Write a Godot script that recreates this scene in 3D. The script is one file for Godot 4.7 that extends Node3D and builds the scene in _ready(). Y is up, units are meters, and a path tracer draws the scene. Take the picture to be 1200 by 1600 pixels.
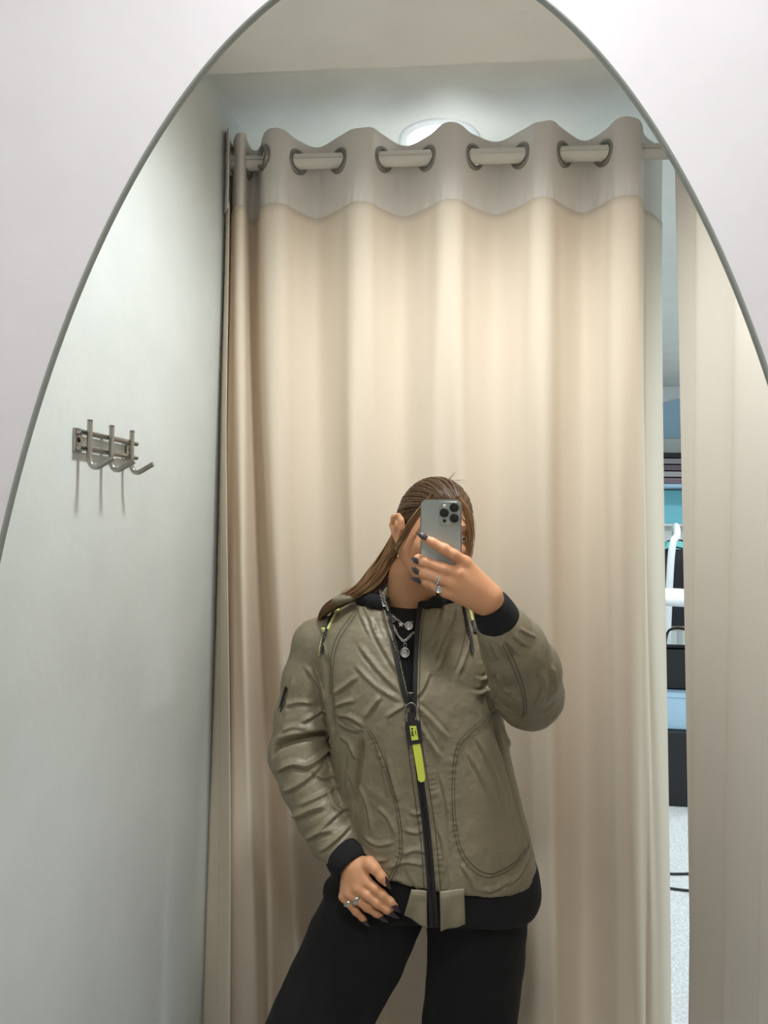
extends Node3D
# A fitting cubicle seen in its tall oval looking-glass. Everything the glass shows stands where the looking-glass shows it:
# the glass lies in the plane z = -0.62 and the cubicle it shows goes on behind that plane, built in metres; the side the
# camera stands on has the same walls, ceiling and lamp.

const GLASS_Z := -0.62
const WALL_X := -0.626
var M := {}
var taken := {}

func _ready() -> void:
	# ---------------------------------------------------------------- camera
	var cam := Camera3D.new()
	cam.name = "camera"
	cam.fov = 71.56
	cam.near = 0.02
	cam.position = Vector3(0, 1.55, 0)
	cam.basis = Basis(Vector3.UP, deg_to_rad(5.4)) * Basis(Vector3.BACK, deg_to_rad(1.05))
	add_child(cam)
	cam.current = true
	# ---------------------------------------------------------------- environment
	var env := Environment.new()
	env.background_mode = Environment.BG_COLOR
	env.background_color = Color(0.62, 0.68, 0.72)
	env.tonemap_mode = Environment.TONE_MAPPER_LINEAR
	env.tonemap_exposure = 1.47
	env.sdfgi_enabled = true
	env.ssao_enabled = true
	env.ssil_enabled = true
	var we := WorldEnvironment.new()
	we.name = "environment"
	we.environment = env
	add_child(we)
	# ---------------------------------------------------------------- lamps of the place and added shop lamps (their fittings are built with the room)
	# one downlight in the middle of the cubicle ceiling, on either side of the glass plane
	lamp_light(Vector3(0.04, 2.572, -0.05), 86.0, 1.2, Color(0.965, 0.99, 1.0))
	lamp_light(Vector3(0.04, 2.572, -1.19), 86.0, 1.2, Color(0.965, 0.99, 1.0))
	# the passage downlight, then unseen ones added to light the curtain end and shop
	for k in SEEN_AND_ADDED_LAMPS.size():
		lamp_light(Vector3(SEEN_AND_ADDED_LAMPS[k].x, 2.632, SEEN_AND_ADDED_LAMPS[k].y), 80.0, [0.95, 3.0, 2.2, 2.2][k], Color(0.9, 0.96, 1.0))
	make_materials()
	build_room()
	build_curtains()
	build_hooks()
	build_shop()
	build_person()

const SEEN_AND_ADDED_LAMPS := [Vector2(-0.055, -2.10), Vector2(1.7, -2.25), Vector2(2.2, -4.4), Vector2(0.3, -4.0)]  # the first shows above the curtain; the others are added, out of view

func lamp_light(at: Vector3, half_cone: float, energy: float, tint: Color) -> void:
	var l := SpotLight3D.new()
	l.name = "downlight_beam"
	l.spot_angle = half_cone
	l.spot_angle_attenuation = 0.78
	l.spot_range = 12.0
	l.spot_attenuation = 2.0
	l.light_size = 0.09
	l.light_energy = energy
	l.light_color = tint
	l.shadow_enabled = true
	l.position = at
	l.basis = Basis(Vector3.RIGHT, -PI / 2)
	add_child(l, true)

# ==================================================================== materials
func make_materials() -> void:
	M.wall = paint(Color8(220, 224, 220), 0.8, 0.1)
	M.wall_glass = paint(Color8(214, 205, 207), 0.6, 0.1)
	M.ceiling = paint(Color8(232, 232, 227), 0.8, 0.2)
	M.steel = plain(Color8(172, 168, 160), 0.33, 0.95)
	M.steel_dark = plain(Color8(60, 58, 55), 0.4, 0.8)
	M.rim = plain(Color8(146, 149, 143), 0.25, 0.35)
	M.rod = plain(Color8(226, 222, 210), 0.42)
	M.eyelet = plain(Color8(150, 147, 140), 0.28, 0.9)
	M.cloth = fabric(Color8(243, 227, 205), 420.0)
	M.header = fabric(Color8(238, 231, 222), 420.0)
	M.side_cloth = fabric(Color8(229, 220, 207), 380.0)
	M.thread = plain(Color8(214, 204, 186), 0.9)
	M.lamp_glow = plain(Color8(255, 250, 246), 0.5)
	M.lamp_glow.emission_enabled = true
	M.lamp_glow.emission = Color(1.0, 0.95, 0.96)
	M.lamp_glow.emission_energy_multiplier = 1.6
	M.lamp_ring = plain(Color8(236, 238, 242), 0.4)
	M.carpet = carpet()

func plain(c: Color, rough := 0.6, metal := 0.0) -> StandardMaterial3D:
	var m := StandardMaterial3D.new()
	m.albedo_color = c
	m.roughness = rough
	m.metallic = metal
	return m

func noise_tex(freq: float, octaves: int, lo: Color, hi: Color, size := 512, normal := false, strength := 4.0, seed_ := 1) -> NoiseTexture2D:
	var n := FastNoiseLite.new()
	n.seed = seed_
	n.noise_type = FastNoiseLite.TYPE_SIMPLEX_SMOOTH
	n.frequency = freq
	n.fractal_octaves = octaves
	var t := NoiseTexture2D.new()
	t.width = size
	t.height = size
	t.seamless = true
	t.noise = n
	if normal:
		t.as_normal_map = true
		t.bump_strength = strength
	else:
		var g := Gradient.new()
		g.set_color(0, lo)
		g.set_color(1, hi)
		t.color_ramp = g
	return t

func paint(c: Color, rough: float, bump: float) -> StandardMaterial3D:
	var m := plain(Color.WHITE, rough)
	m.albedo_texture = noise_tex(0.006, 4, c.darkened(0.025), c.lightened(0.05), 512, false, 1.0, 5)
	m.normal_enabled = true
	m.normal_texture = noise_tex(0.05, 4, Color.BLACK, Color.WHITE, 512, true, 2.0, 8)
	m.normal_scale = bump
	m.uv1_triplanar = true
	m.uv1_world_triplanar = true
	m.uv1_scale = Vector3.ONE * 1.3
	return m

func fabric(c: Color, threads: float) -> StandardMaterial3D:
	var m := plain(Color.WHITE, 0.86)
	var img := Image.create(128, 128, false, Image.FORMAT_RGB8)
	var rng := RandomNumberGenerator.new()
	rng.seed = 11
	for y in 128:
		for x in 128:
			var warp := 0.5 + 0.5 * sin(x * PI / 4.0)
			var weft := 0.5 + 0.5 * sin(y * PI / 4.0 + (PI if (x / 8) % 2 else 0.0))
			var k := 0.93 + 0.05 * warp * weft + rng.randf() * 0.05
			img.set_pixel(x, y, Color(c.r * k, c.g * k, c.b * k))
	m.albedo_texture = ImageTexture.create_from_image(img)
	m.uv1_triplanar = true
	m.uv1_scale = Vector3.ONE * (threads / 16.0)
	m.backlight_enabled = true
	m.backlight = Color(0.24, 0.2, 0.15)
	return m

func carpet() -> StandardMaterial3D:
	var m := plain(Color.WHITE, 0.95)
	m.albedo_texture = noise_tex(0.06, 5, Color8(205, 203, 200), Color8(246, 245, 243), 512, false, 1.0, 21)
	m.normal_enabled = true
	m.normal_texture = noise_tex(0.09, 4, Color.BLACK, Color.WHITE, 512, true, 9.0, 22)
	m.uv1_triplanar = true
	m.uv1_world_triplanar = true
	m.uv1_scale = Vector3.ONE * 2.2
	return m

# ==================================================================== room
func slab(called: String, lo: Vector3, hi: Vector3, m: Material) -> MeshInstance3D:
	var b := BoxMesh.new()
	b.size = hi - lo
	var o := MeshInstance3D.new()
	o.name = called
	o.mesh = b
	o.material_override = m
	o.position = (lo + hi) / 2
	o.set_meta("kind", "structure")
	add_child(o, true)
	return o

func oval(k: int, n: int, grow: float) -> Vector2:
	var t := TAU * k / n
	var c := cos(t)
	var s := sin(t)
	var e := 2.0 / 1.9
	return Vector2(-0.055 + (0.3957 + grow) * signf(c) * pow(absf(c), e), 1.16 + (0.885 + grow) * signf(s) * pow(absf(s), e))

func build_room() -> void:
	# the wall that carries the glass: an oval is let into it, its edge opening out towards the back
	var st := begin()
	var n := 256
	var lo := Vector2(-0.73, -0.02)
	var hi := Vector2(0.76, 2.70)
	for side in [[GLASS_Z, 0.0, true], [GLASS_Z - 0.03, 0.06, false]]:
		for k in n:
			var a := oval(k, n, side[1])
			var b := oval(k + 1, n, side[1])
			var ao := to_rect(a, lo, hi)
			var bo := to_rect(b, lo, hi)
			var z: float = side[0]
			quad(st, Vector3(a.x, a.y, z), Vector3(b.x, b.y, z), Vector3(bo.x, bo.y, z), Vector3(ao.x, ao.y, z), side[2])
	for k in n:
		var a := oval(k, n, 0.0)
		var b := oval(k + 1, n, 0.0)
		var c := oval(k + 1, n, 0.06)
		var d := oval(k, n, 0.06)
		quad(st, Vector3(a.x, a.y, GLASS_Z), Vector3(b.x, b.y, GLASS_Z), Vector3(c.x, c.y, GLASS_Z - 0.03), Vector3(d.x, d.y, GLASS_Z - 0.03), true)
	var corners := [lo, Vector2(hi.x, lo.y), hi, Vector2(lo.x, hi.y)]
	for k in 4:
		var a: Vector2 = corners[k]
		var b: Vector2 = corners[(k + 1) % 4]
		quad(st, Vector3(a.x, a.y, GLASS_Z), Vector3(b.x, b.y, GLASS_Z), Vector3(b.x, b.y, GLASS_Z - 0.03), Vector3(a.x, a.y, GLASS_Z - 0.03), false)
	var w := done(st, "wall_mirror", M.wall_glass, self, false)
	w.set_meta("kind", "structure")
	# its ground glass edge
	st = begin()
	var path := []
	for k in n:
		var a := oval(k, n, 0.0005)
		path.append(Vector3(a.x, a.y, GLASS_Z + 0.0015))
	sweep_loop(st, path, [Vector2(-0.0014, -0.004), Vector2(-0.0014, 0.0006), Vector2(-0.0004, 0.0022), Vector2(0.0008, 0.0022), Vector2(0.0014, 0.0012), Vector2(0.0014, -0.004)])
	var mirror := thing("oval_mirror", "tall frameless oval mirror with a thin ground edge on the white wall", "mirror", Vector3(-0.055, 1.16, GLASS_Z))
	var rim := done(st, "ground_edge", M.rim, mirror, false)
	rim.position = -mirror.position
	# walls, ceilings, floor
	slab("wall_left", Vector3(WALL_X - 0.1, -0.02, -6.3), Vector3(WALL_X, 2.75, 0.85), M.wall)
	slab("wall_rear", Vector3(-0.73, -0.02, 0.72), Vector3(0.86, 2.75, 0.82), M.side_cloth)
	slab("wall_right", Vector3(0.76, -0.02, GLASS_Z - 0.03), Vector3(0.86, 2.75, 0.82), M.wall)
	slab("wall_partition", Vector3(0.70, -0.02, -1.84), Vector3(0.76, 2.65, GLASS_Z - 0.03), M.wall)
	slab("ceiling_cubicle", Vector3(-0.73, 2.59, -1.652), Vector3(0.76, 2.75, 0.82), M.ceiling)
	slab("ceiling_shop", Vector3(-0.73, 2.65, -6.3), Vector3(3.2, 2.75, -1.64), M.ceiling)
	slab("ceiling_neighbour", Vector3(0.76, 2.65, -1.64), Vector3(3.2, 2.75, -1.4), M.ceiling)
	slab("wall_neighbour", Vector3(0.76, -0.02, -1.5), Vector3(3.2, 2.75, -1.4), M.wall)
	slab("wall_back", Vector3(-0.73, -0.02, -6.3), Vector3(3.2, 2.75, -6.2), M.wall)
	slab("wall_shop_right", Vector3(3.1, -0.02, -6.3), Vector3(3.2, 2.75, -1.4), M.wall)
	slab("floor", Vector3(-0.73, -0.1, -6.3), Vector3(3.2, 0.0, 0.82), M.carpet)
	# recessed downlights; those further into the shop are added for their light
	downlight(Vector3(0.04, 2.59, -0.05), 0.1, "round recessed downlight in the ceiling of the cubicle before the mirror")
	downlight(Vector3(0.04, 2.59, -1.19), 0.1, "round recessed downlight in the cubicle ceiling above the person")
	var words := ["round glowing downlight in the ceiling just beyond the curtain", "added round downlight out of view that brightens the curtain end", "added round downlight out of view that lights the shop side", "added round downlight out of view that lights the shop beyond the curtain"]
	for k in 4:
		downlight(Vector3(SEEN_AND_ADDED_LAMPS[k].x, 2.65, SEEN_AND_ADDED_LAMPS[k].y), 0.12, words[k])

func to_rect(p: Vector2, lo: Vector2, hi: Vector2) -> Vector2:
	var c := Vector2(-0.055, 1.16)
	var d := p - c
	var t := 1e9
	if absf(d.x) > 1e-6:
		t = minf(t, ((hi.x if d.x > 0 else lo.x) - c.x) / d.x)
	if absf(d.y) > 1e-6:
		t = minf(t, ((hi.y if d.y > 0 else lo.y) - c.y) / d.y)
	return c + d * t

func downlight(at: Vector3, r: float, label: String) -> void:
	var t := thing("downlight", label, "ceiling light", at, "recessed downlights")
	var st := begin()
	lathe(st, [Vector2(r * 0.80, 0.004), Vector2(r * 0.80, -0.007), Vector2(r * 0.86, -0.010), Vector2(r * 0.97, -0.008), Vector2(r, -0.003), Vector2(r, 0.004)], 48)
	done(st, "trim_ring", M.lamp_ring, t)
	st = begin()
	lathe(st, [Vector2(0.0005, -0.004), Vector2(r * 0.5, -0.0045), Vector2(r * 0.81, -0.003)], 48)
	done(st, "diffuser", M.lamp_glow, t)

# ==================================================================== curtains
func catmull(p: Array, t: float):
	var n := p.size() - 1
	var x := clampf(t, 0.0, 1.0) * n
	var i := mini(int(x), n - 1)
	var u := x - i
	var a = p[maxi(i - 1, 0)]
	var b = p[i]
	var c = p[i + 1]
	var d = p[mini(i + 2, n)]
	return 0.5 * ((2.0 * b) + (c - a) * u + (2.0 * a - 5.0 * b + 4.0 * c - d) * u * u + (3.0 * b - a - 3.0 * c + d) * u * u * u)

func build_curtains() -> void:
	var top := [Vector2(-0.5996, -1.835), Vector2(-0.6199, -1.87), Vector2(-0.6439, -1.915), Vector2(-0.6503, -1.945), Vector2(-0.6374, -1.945), Vector2(-0.6154, -1.9), Vector2(-0.5943, -1.862), Vector2(-0.5771, -1.852), Vector2(-0.5673, -1.866), Vector2(-0.5747, -1.92), Vector2(-0.5713, -1.952), Vector2(-0.5504, -1.93), Vector2(-0.5227, -1.87), Vector2(-0.4922, -1.848), Vector2(-0.4571, -1.853), Vector2(-0.4315, -1.9), Vector2(-0.3867, -1.95), Vector2(-0.3206, -1.9), Vector2(-0.281, -1.858), Vector2(-0.2524, -1.848), Vector2(-0.2249, -1.858), Vector2(-0.1988, -1.9), Vector2(-0.1456, -1.95), Vector2(-0.0818, -1.9), Vector2(-0.0449, -1.856), Vector2(-0.0165, -1.847), Vector2(0.0116, -1.856), Vector2(0.044, -1.9), Vector2(0.1073, -1.95), Vector2(0.1648, -1.9), Vector2(0.1936, -1.856), Vector2(0.2167, -1.846), Vector2(0.2438, -1.856), Vector2(0.2777, -1.9), Vector2(0.3373, -1.95), Vector2(0.3794, -1.9), Vector2(0.399, -1.862), Vector2(0.4276, -1.848), Vector2(0.4593, -1.855), Vector2(0.4763, -1.885), Vector2(0.4868, -1.92), Vector2(0.4952, -1.94), Vector2(0.5055, -1.948), Vector2(0.5309, -1.975), Vector2(0.5681, -2.03)]
	var low := [Vector2(-0.514, -1.7), Vector2(-0.5509, -1.735), Vector2(-0.6142, -1.79), Vector2(-0.6367, -1.825), Vector2(-0.6049, -1.85), Vector2(-0.5627, -1.81), Vector2(-0.5283, -1.775), Vector2(-0.4938, -1.765), Vector2(-0.4722, -1.79), Vector2(-0.4697, -1.86), Vector2(-0.4706, -1.935), Vector2(-0.4466, -1.925), Vector2(-0.4209, -1.89), Vector2(-0.396, -1.872), Vector2(-0.3728, -1.878), Vector2(-0.3509, -1.91), Vector2(-0.3073, -1.935), Vector2(-0.2502, -1.905), Vector2(-0.2177, -1.88), Vector2(-0.1946, -1.872), Vector2(-0.1697, -1.88), Vector2(-0.1447, -1.91), Vector2(-0.0942, -1.935), Vector2(-0.038, -1.905), Vector2(-0.0005, -1.872), Vector2(0.0278, -1.866), Vector2(0.0563, -1.876), Vector2(0.0878, -1.91), Vector2(0.1457, -1.94), Vector2(0.2049, -1.905), Vector2(0.2368, -1.868), Vector2(0.2646, -1.858), Vector2(0.2917, -1.866), Vector2(0.3233, -1.9), Vector2(0.3803, -1.94), Vector2(0.4246, -1.9), Vector2(0.4479, -1.862), Vector2(0.4734, -1.85), Vector2(0.5075, -1.86), Vector2(0.5301, -1.89), Vector2(0.5418, -1.92), Vector2(0.5509, -1.935), Vector2(0.5638, -1.94), Vector2(0.5911, -1.96), Vector2(0.6299, -2.01)]
	var rod_y := 2.498
	var top_y := 2.562
	var seam_y := 2.352
	var hang := func(s: float, y: float) -> Vector3:
		var v := clampf((seam_y - y) / seam_y, 0.0, 1.0)
		var a: Vector2 = catmull(top, s)
		var b: Vector2 = catmull(low, s)
		var p := a.lerp(b, smoothstep(0.0, 1.0, v) * 0.7 + v * 0.3)
		var calm := 1.0 - 0.42 * sin(PI * clampf(v * 1.25, 0.0, 1.0)) * smoothstep(0.3, 0.36, s) * (1.0 - smoothstep(0.84, 0.9, s))
		p.y = -1.9 + (p.y + 1.9) * calm
		var drift := smoothstep(0.02, 0.35, v)
		p.y += drift * (0.007 * sin(s * 61.0 + 2.1 * sin(y * 1.3)) + 0.0045 * sin(s * 103.0 + y * 1.9) + 0.004 * sin(s * 29.0 - y * 2.6))
		p.x += drift * 0.004 * sin(s * 47.0 + y * 2.2)
		p.x = maxf(p.x, WALL_X + 0.006)
		return Vector3(p.x, y, p.y)
	var eyelets := []
	for k in top.size():
		if k in [9, 12, 15, 17, 21, 23, 27, 29, 33, 35]:
			eyelets.append(float(k) / (top.size() - 1))
	# arc length along the top, so that columns are even
	var col := [0.0]
	var last: Vector3 = hang.call(0.0, rod_y)
	for k in range(1, 3001):
		var q: Vector3 = hang.call(k / 3000.0, rod_y)
		if q.distance_to(last) > 0.0042:
			col.append(k / 3000.0)
			last = q
	col.append(1.0)
	var curtain := thing("fitting_room_curtain", "cream eyelet curtain with taupe header drawn across behind the person", "curtain", Vector3(0, 0, -1.9))
	# header band with an eyelet cut wherever the rod passes
	var centres := []
	for e in eyelets:
		centres.append(hang.call(e, rod_y))
	var rows := []
	var y := seam_y - 0.004
	while y < top_y:
		rows.append(y)
		y += 0.0045
	rows.append(top_y)
	var band := func(i: int, j: int) -> Vector3:
		var s: float = col[i]
		var p: Vector3 = hang.call(s, rows[j])
		var nrm := plan_normal(hang, s, rows[j])
		var rise := 0.004 * sin(s * 70.0) * smoothstep(rod_y, top_y, rows[j])
		var gather := 0.0016 * sin(s * 420.0) * (1.0 - smoothstep(seam_y, seam_y + 0.07, rows[j]))
		return p + nrm * (0.003 + gather) + Vector3(0, rise, 0)
	var skip := func(i: int, j: int) -> bool:
		var p: Vector3 = hang.call(col[i], rows[j])
		for c in centres:
			if p.distance_to(c) < 0.0255:
				return true
		return false
	var st := begin()
	sheet(st, band, col.size(), rows.size(), 0.0025, skip)
	lift(done(st, "header_band", M.header, curtain), curtain)
	# panel below
	var rows2 := []
	y = 0.015
	while y < seam_y + 0.01:
		rows2.append(y)
		y += 0.028
	rows2.append(seam_y + 0.012)
	var body := func(i: int, j: int) -> Vector3: return hang.call(col[i], rows2[j])
	st = begin()
	sheet(st, body, col.size(), rows2.size(), 0.0016, null)
	lift(done(st, "panel", M.cloth, curtain), curtain)
	# seam under the header
	st = begin()
	var path := []
	for i in range(0, col.size(), 2):
		path.append(hang.call(col[i], seam_y - 0.004) + plan_normal(hang, col[i], seam_y) * 0.003)
	tube(st, path, 0.0016, 5)
	lift(done(st, "header_seam", M.header, curtain), curtain)
	# row of stitches along the side hem
	for k in 150:
		var yy := 0.3 + k * 0.0125
		var p: Vector3 = hang.call(0.028, yy)
		var q: Vector3 = hang.call(0.028, yy + 0.008)
		var nn := -plan_normal(hang, 0.028, yy) * 0.001
		if k == 0:
			st = begin()
		tube(st, [p + nn, q + nn], 0.0006, 4)
		tube(st, [p - nn * 2.8, q - nn * 2.8], 0.0006, 4)
	var stitches := done(st, "hem_stitching", M.thread, curtain)
	stitches.set_meta("kind", "stuff")
	lift(stitches, curtain)
	# eyelets
	for k in eyelets.size():
		var e: float = eyelets[k]
		var c: Vector3 = centres[k]
		var nrm := plan_normal(hang, e, rod_y)
		var ring := begin()
		var prof := [Vector2(0.031, -0.004), Vector2(0.0335, -0.002), Vector2(0.034, 0.002), Vector2(0.0335, 0.005), Vector2(0.031, 0.0085), Vector2(0.025, 0.0085), Vector2(0.0225, 0.006), Vector2(0.0225, -0.004)]
		lathe(ring, prof, 40, true)
		var o := done(ring, "eyelet", M.eyelet, curtain)
		o.position = c - curtain.position
		o.basis = Basis(Quaternion(Vector3.UP, nrm))
	# rod with its end socket and stop
	var rod := thing("curtain_rod", "off white round curtain rod threaded through the eyelets", "curtain rod", Vector3(0, rod_y, -1.9))
	st = begin()
	tube(st, [Vector3(WALL_X, 0, 0), Vector3(0.66, 0, 0)], 0.0195, 32)
	done(st, "tube", M.rod, rod)
	st = begin()
	tube(st, [Vector3(WALL_X, 0, 0), Vector3(WALL_X + 0.012, 0, 0)], 0.032, 32)
	done(st, "wall_socket", M.rod, rod)
	st = begin()
	box(st, Vector3(0.615, -0.035, -0.012), Vector3(0.628, 0.15, 0.012))
	done(st, "hanger_bracket", M.steel_dark, rod)
	# --- second curtain along the side of the cubicle
	var stop := [Vector2(0.572, -1.870), Vector2(0.584, -1.840), Vector2(0.590, -1.800), Vector2(0.577, -1.765), Vector2(0.570, -1.735), Vector2(0.584, -1.690), Vector2(0.600, -1.630), Vector2(0.604, -1.585), Vector2(0.580, -1.545), Vector2(0.566, -1.510), Vector2(0.570, -1.480), Vector2(0.584, -1.440), Vector2(0.600, -1.400), Vector2(0.602, -1.375), Vector2(0.578, -1.355), Vector2(0.560, -1.335), Vector2(0.566, -1.295), Vector2(0.590, -1.230), Vector2(0.604, -1.170), Vector2(0.582, -1.120), Vector2(0.562, -1.080), Vector2(0.572, -1.030), Vector2(0.597, -0.980), Vector2(0.602, -0.930), Vector2(0.577, -0.880), Vector2(0.562, -0.830), Vector2(0.582, -0.780), Vector2(0.592, -0.720)]
	var slow := [Vector2(0.630, -1.870), Vector2(0.629, -1.844), Vector2(0.623, -1.808), Vector2(0.597, -1.765), Vector2(0.578, -1.739), Vector2(0.592, -1.698), Vector2(0.608, -1.630), Vector2(0.612, -1.589), Vector2(0.588, -1.553), Vector2(0.574, -1.510), Vector2(0.578, -1.484), Vector2(0.592, -1.448), Vector2(0.608, -1.400), Vector2(0.610, -1.379), Vector2(0.586, -1.363), Vector2(0.568, -1.335), Vector2(0.574, -1.299), Vector2(0.598, -1.238), Vector2(0.612, -1.170), Vector2(0.590, -1.124), Vector2(0.570, -1.088), Vector2(0.580, -1.030), Vector2(0.605, -0.984), Vector2(0.610, -0.938), Vector2(0.585, -0.880), Vector2(0.570, -0.834), Vector2(0.590, -0.788), Vector2(0.600, -0.720)]
	var hang2 := func(s: float, yy: float) -> Vector3:
		var v := clampf((1.87 - yy) / 1.67, -0.4, 1.15)
		var a: Vector2 = catmull(stop, s)
		var b: Vector2 = catmull(slow, s)
		var p := a.lerp(b, v)
		p.x += 0.003 * sin(s * 55.0 + yy * 1.4)
		p.x = minf(p.x, 0.69)
		return Vector3(p.x, yy, p.y)
	var side := thing("side_curtain", "pale cream curtain hanging in broad folds along the cubicle side", "curtain", Vector3(0.6, 0, -1.3))
	var rows3 := []
	y = 0.015
	while y < 2.56:
		rows3.append(y)
		y += 0.05
	var body2 := func(i: int, j: int) -> Vector3: return hang2.call(i / 260.0, rows3[j])
	st = begin()
	sheet(st, body2, 261, rows3.size(), 0.0018, null)
	lift(done(st, "panel", M.side_cloth, side), side)
	var rod2 := thing("curtain_rod", "off white rod carrying the curtain along the cubicle side", "curtain rod", Vector3(0.635, 2.585, -1.3))
	st = begin()
	tube(st, [Vector3(0, 0, -0.55), Vector3(0, 0, 0.62)], 0.012, 16)
	done(st, "tube", M.rod, rod2)

func plan_normal(hang: Callable, s: float, y: float) -> Vector3:
	var a: Vector3 = hang.call(clampf(s - 0.0008, 0.0, 1.0), y)
	var b: Vector3 = hang.call(clampf(s + 0.0008, 0.0, 1.0), y)
	var t := b - a
	t.y = 0
	if t.length() < 1e-7:
		return Vector3.BACK
	return t.cross(Vector3.UP).normalized() * -1.0

# ==================================================================== coat hooks
func build_hooks() -> void:
	var t := thing("hook_rail", "brushed steel rail of three coat hooks screwed to the plaster wall", "coat hooks", Vector3(WALL_X, 1.66, -1.25))
	var x0 := 0.0
	var st: SurfaceTool
	for z in [0.117, -0.072]:
		st = begin()
		box(st, Vector3(x0, -0.019, z - 0.011), Vector3(x0 + 0.005, 0.021, z + 0.011), 0.001)
		var plate := done(st, "wall_plate", M.steel, t)
		st = begin()
		lathe(st, [Vector2(0.0045, 0), Vector2(0.0042, 0.001), Vector2(0.002, 0.0022), Vector2(0.0003, 0.0022)], 16)
		var screw := done(st, "screw", M.steel_dark, plate)
		screw.basis = Basis(Vector3.BACK, -PI / 2)
		screw.position = Vector3(0.005, 0.001, z)
	for yy in [0.0145, -0.0125]:
		st = begin()
		tube(st, [Vector3(0.010, yy, 0.128), Vector3(0.010, yy, -0.090)], 0.0046, 16)
		done(st, "bar", M.steel, t)
	for z in [0.108, 0.031, -0.050]:
		st = begin()
		var p := []
		for q in [Vector2(0.019, 0.036), Vector2(0.019, 0.0), Vector2(0.019, -0.027), Vector2(0.0205, -0.036), Vector2(0.025, -0.042), Vector2(0.032, -0.0435), Vector2(0.040, -0.040), Vector2(0.050, -0.034), Vector2(0.062, -0.027)]:
			p.append(Vector3(q.x, q.y, z))
		tube(st, smooth_path(p, 5), 0.0046, 14)
		done(st, "hook", M.steel, t)

# ==================================================================== what shows of the shop
func garment(at: Vector3, turn: float, width: float, length: float, m: Material, label: String) -> void:
	# a top on a hanger: shoulders, hanging body, two sleeves
	var t := thing("hanging_garment", label, "clothing", at, "clothes on the shop rail")
	t.rotation.y = turn
	var st := begin()
	var at_ := func(i: int, j: int) -> Vector3:
		var a := TAU * i / 24.0
		var v := j / 12.0
		var w := width / 2 * lerpf(0.35, 1.0, smoothstep(0.0, 0.16, v)) * (1.0 + 0.12 * v)
		var dp := 0.035 * (0.5 + 0.5 * smoothstep(0.0, 0.2, v)) * (1.0 + 0.2 * sin(a * 3.0 + v * 2.0))
		return Vector3(cos(a) * w, -0.05 - v * length, -sin(a) * dp)
	for j in 12:
		for i in 24:
			quad(st, at_.call(i, j), at_.call(i + 1, j), at_.call(i + 1, j + 1), at_.call(i, j + 1))
	done(st, "body", m, t)
	for s in [-1.0, 1.0]:
		st = begin()
		tube(st, smooth_path([Vector3(s * width * 0.42, -0.12, 0), Vector3(s * width * 0.54, -0.3, 0.02), Vector3(s * width * 0.55, -0.3 - length * 0.5, 0.03)], 4), [0.055, 0.05, 0.042], 12)
		done(st, "sleeve", m, t)
	st = begin()
	tube(st, smooth_path([Vector3(-width * 0.42, -0.11, 0), Vector3(0, -0.035, 0), Vector3(width * 0.42, -0.11, 0)], 4), 0.006, 8)
	tube(st, smooth_path([Vector3(0, -0.035, 0), Vector3(0, 0.0, 0), Vector3(0.014, 0.022, 0), Vector3(0, 0.034, 0), Vector3(-0.014, 0.022, 0)], 4), 0.002, 6)
	done(st, "hanger", M.steel_dark, t)

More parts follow.
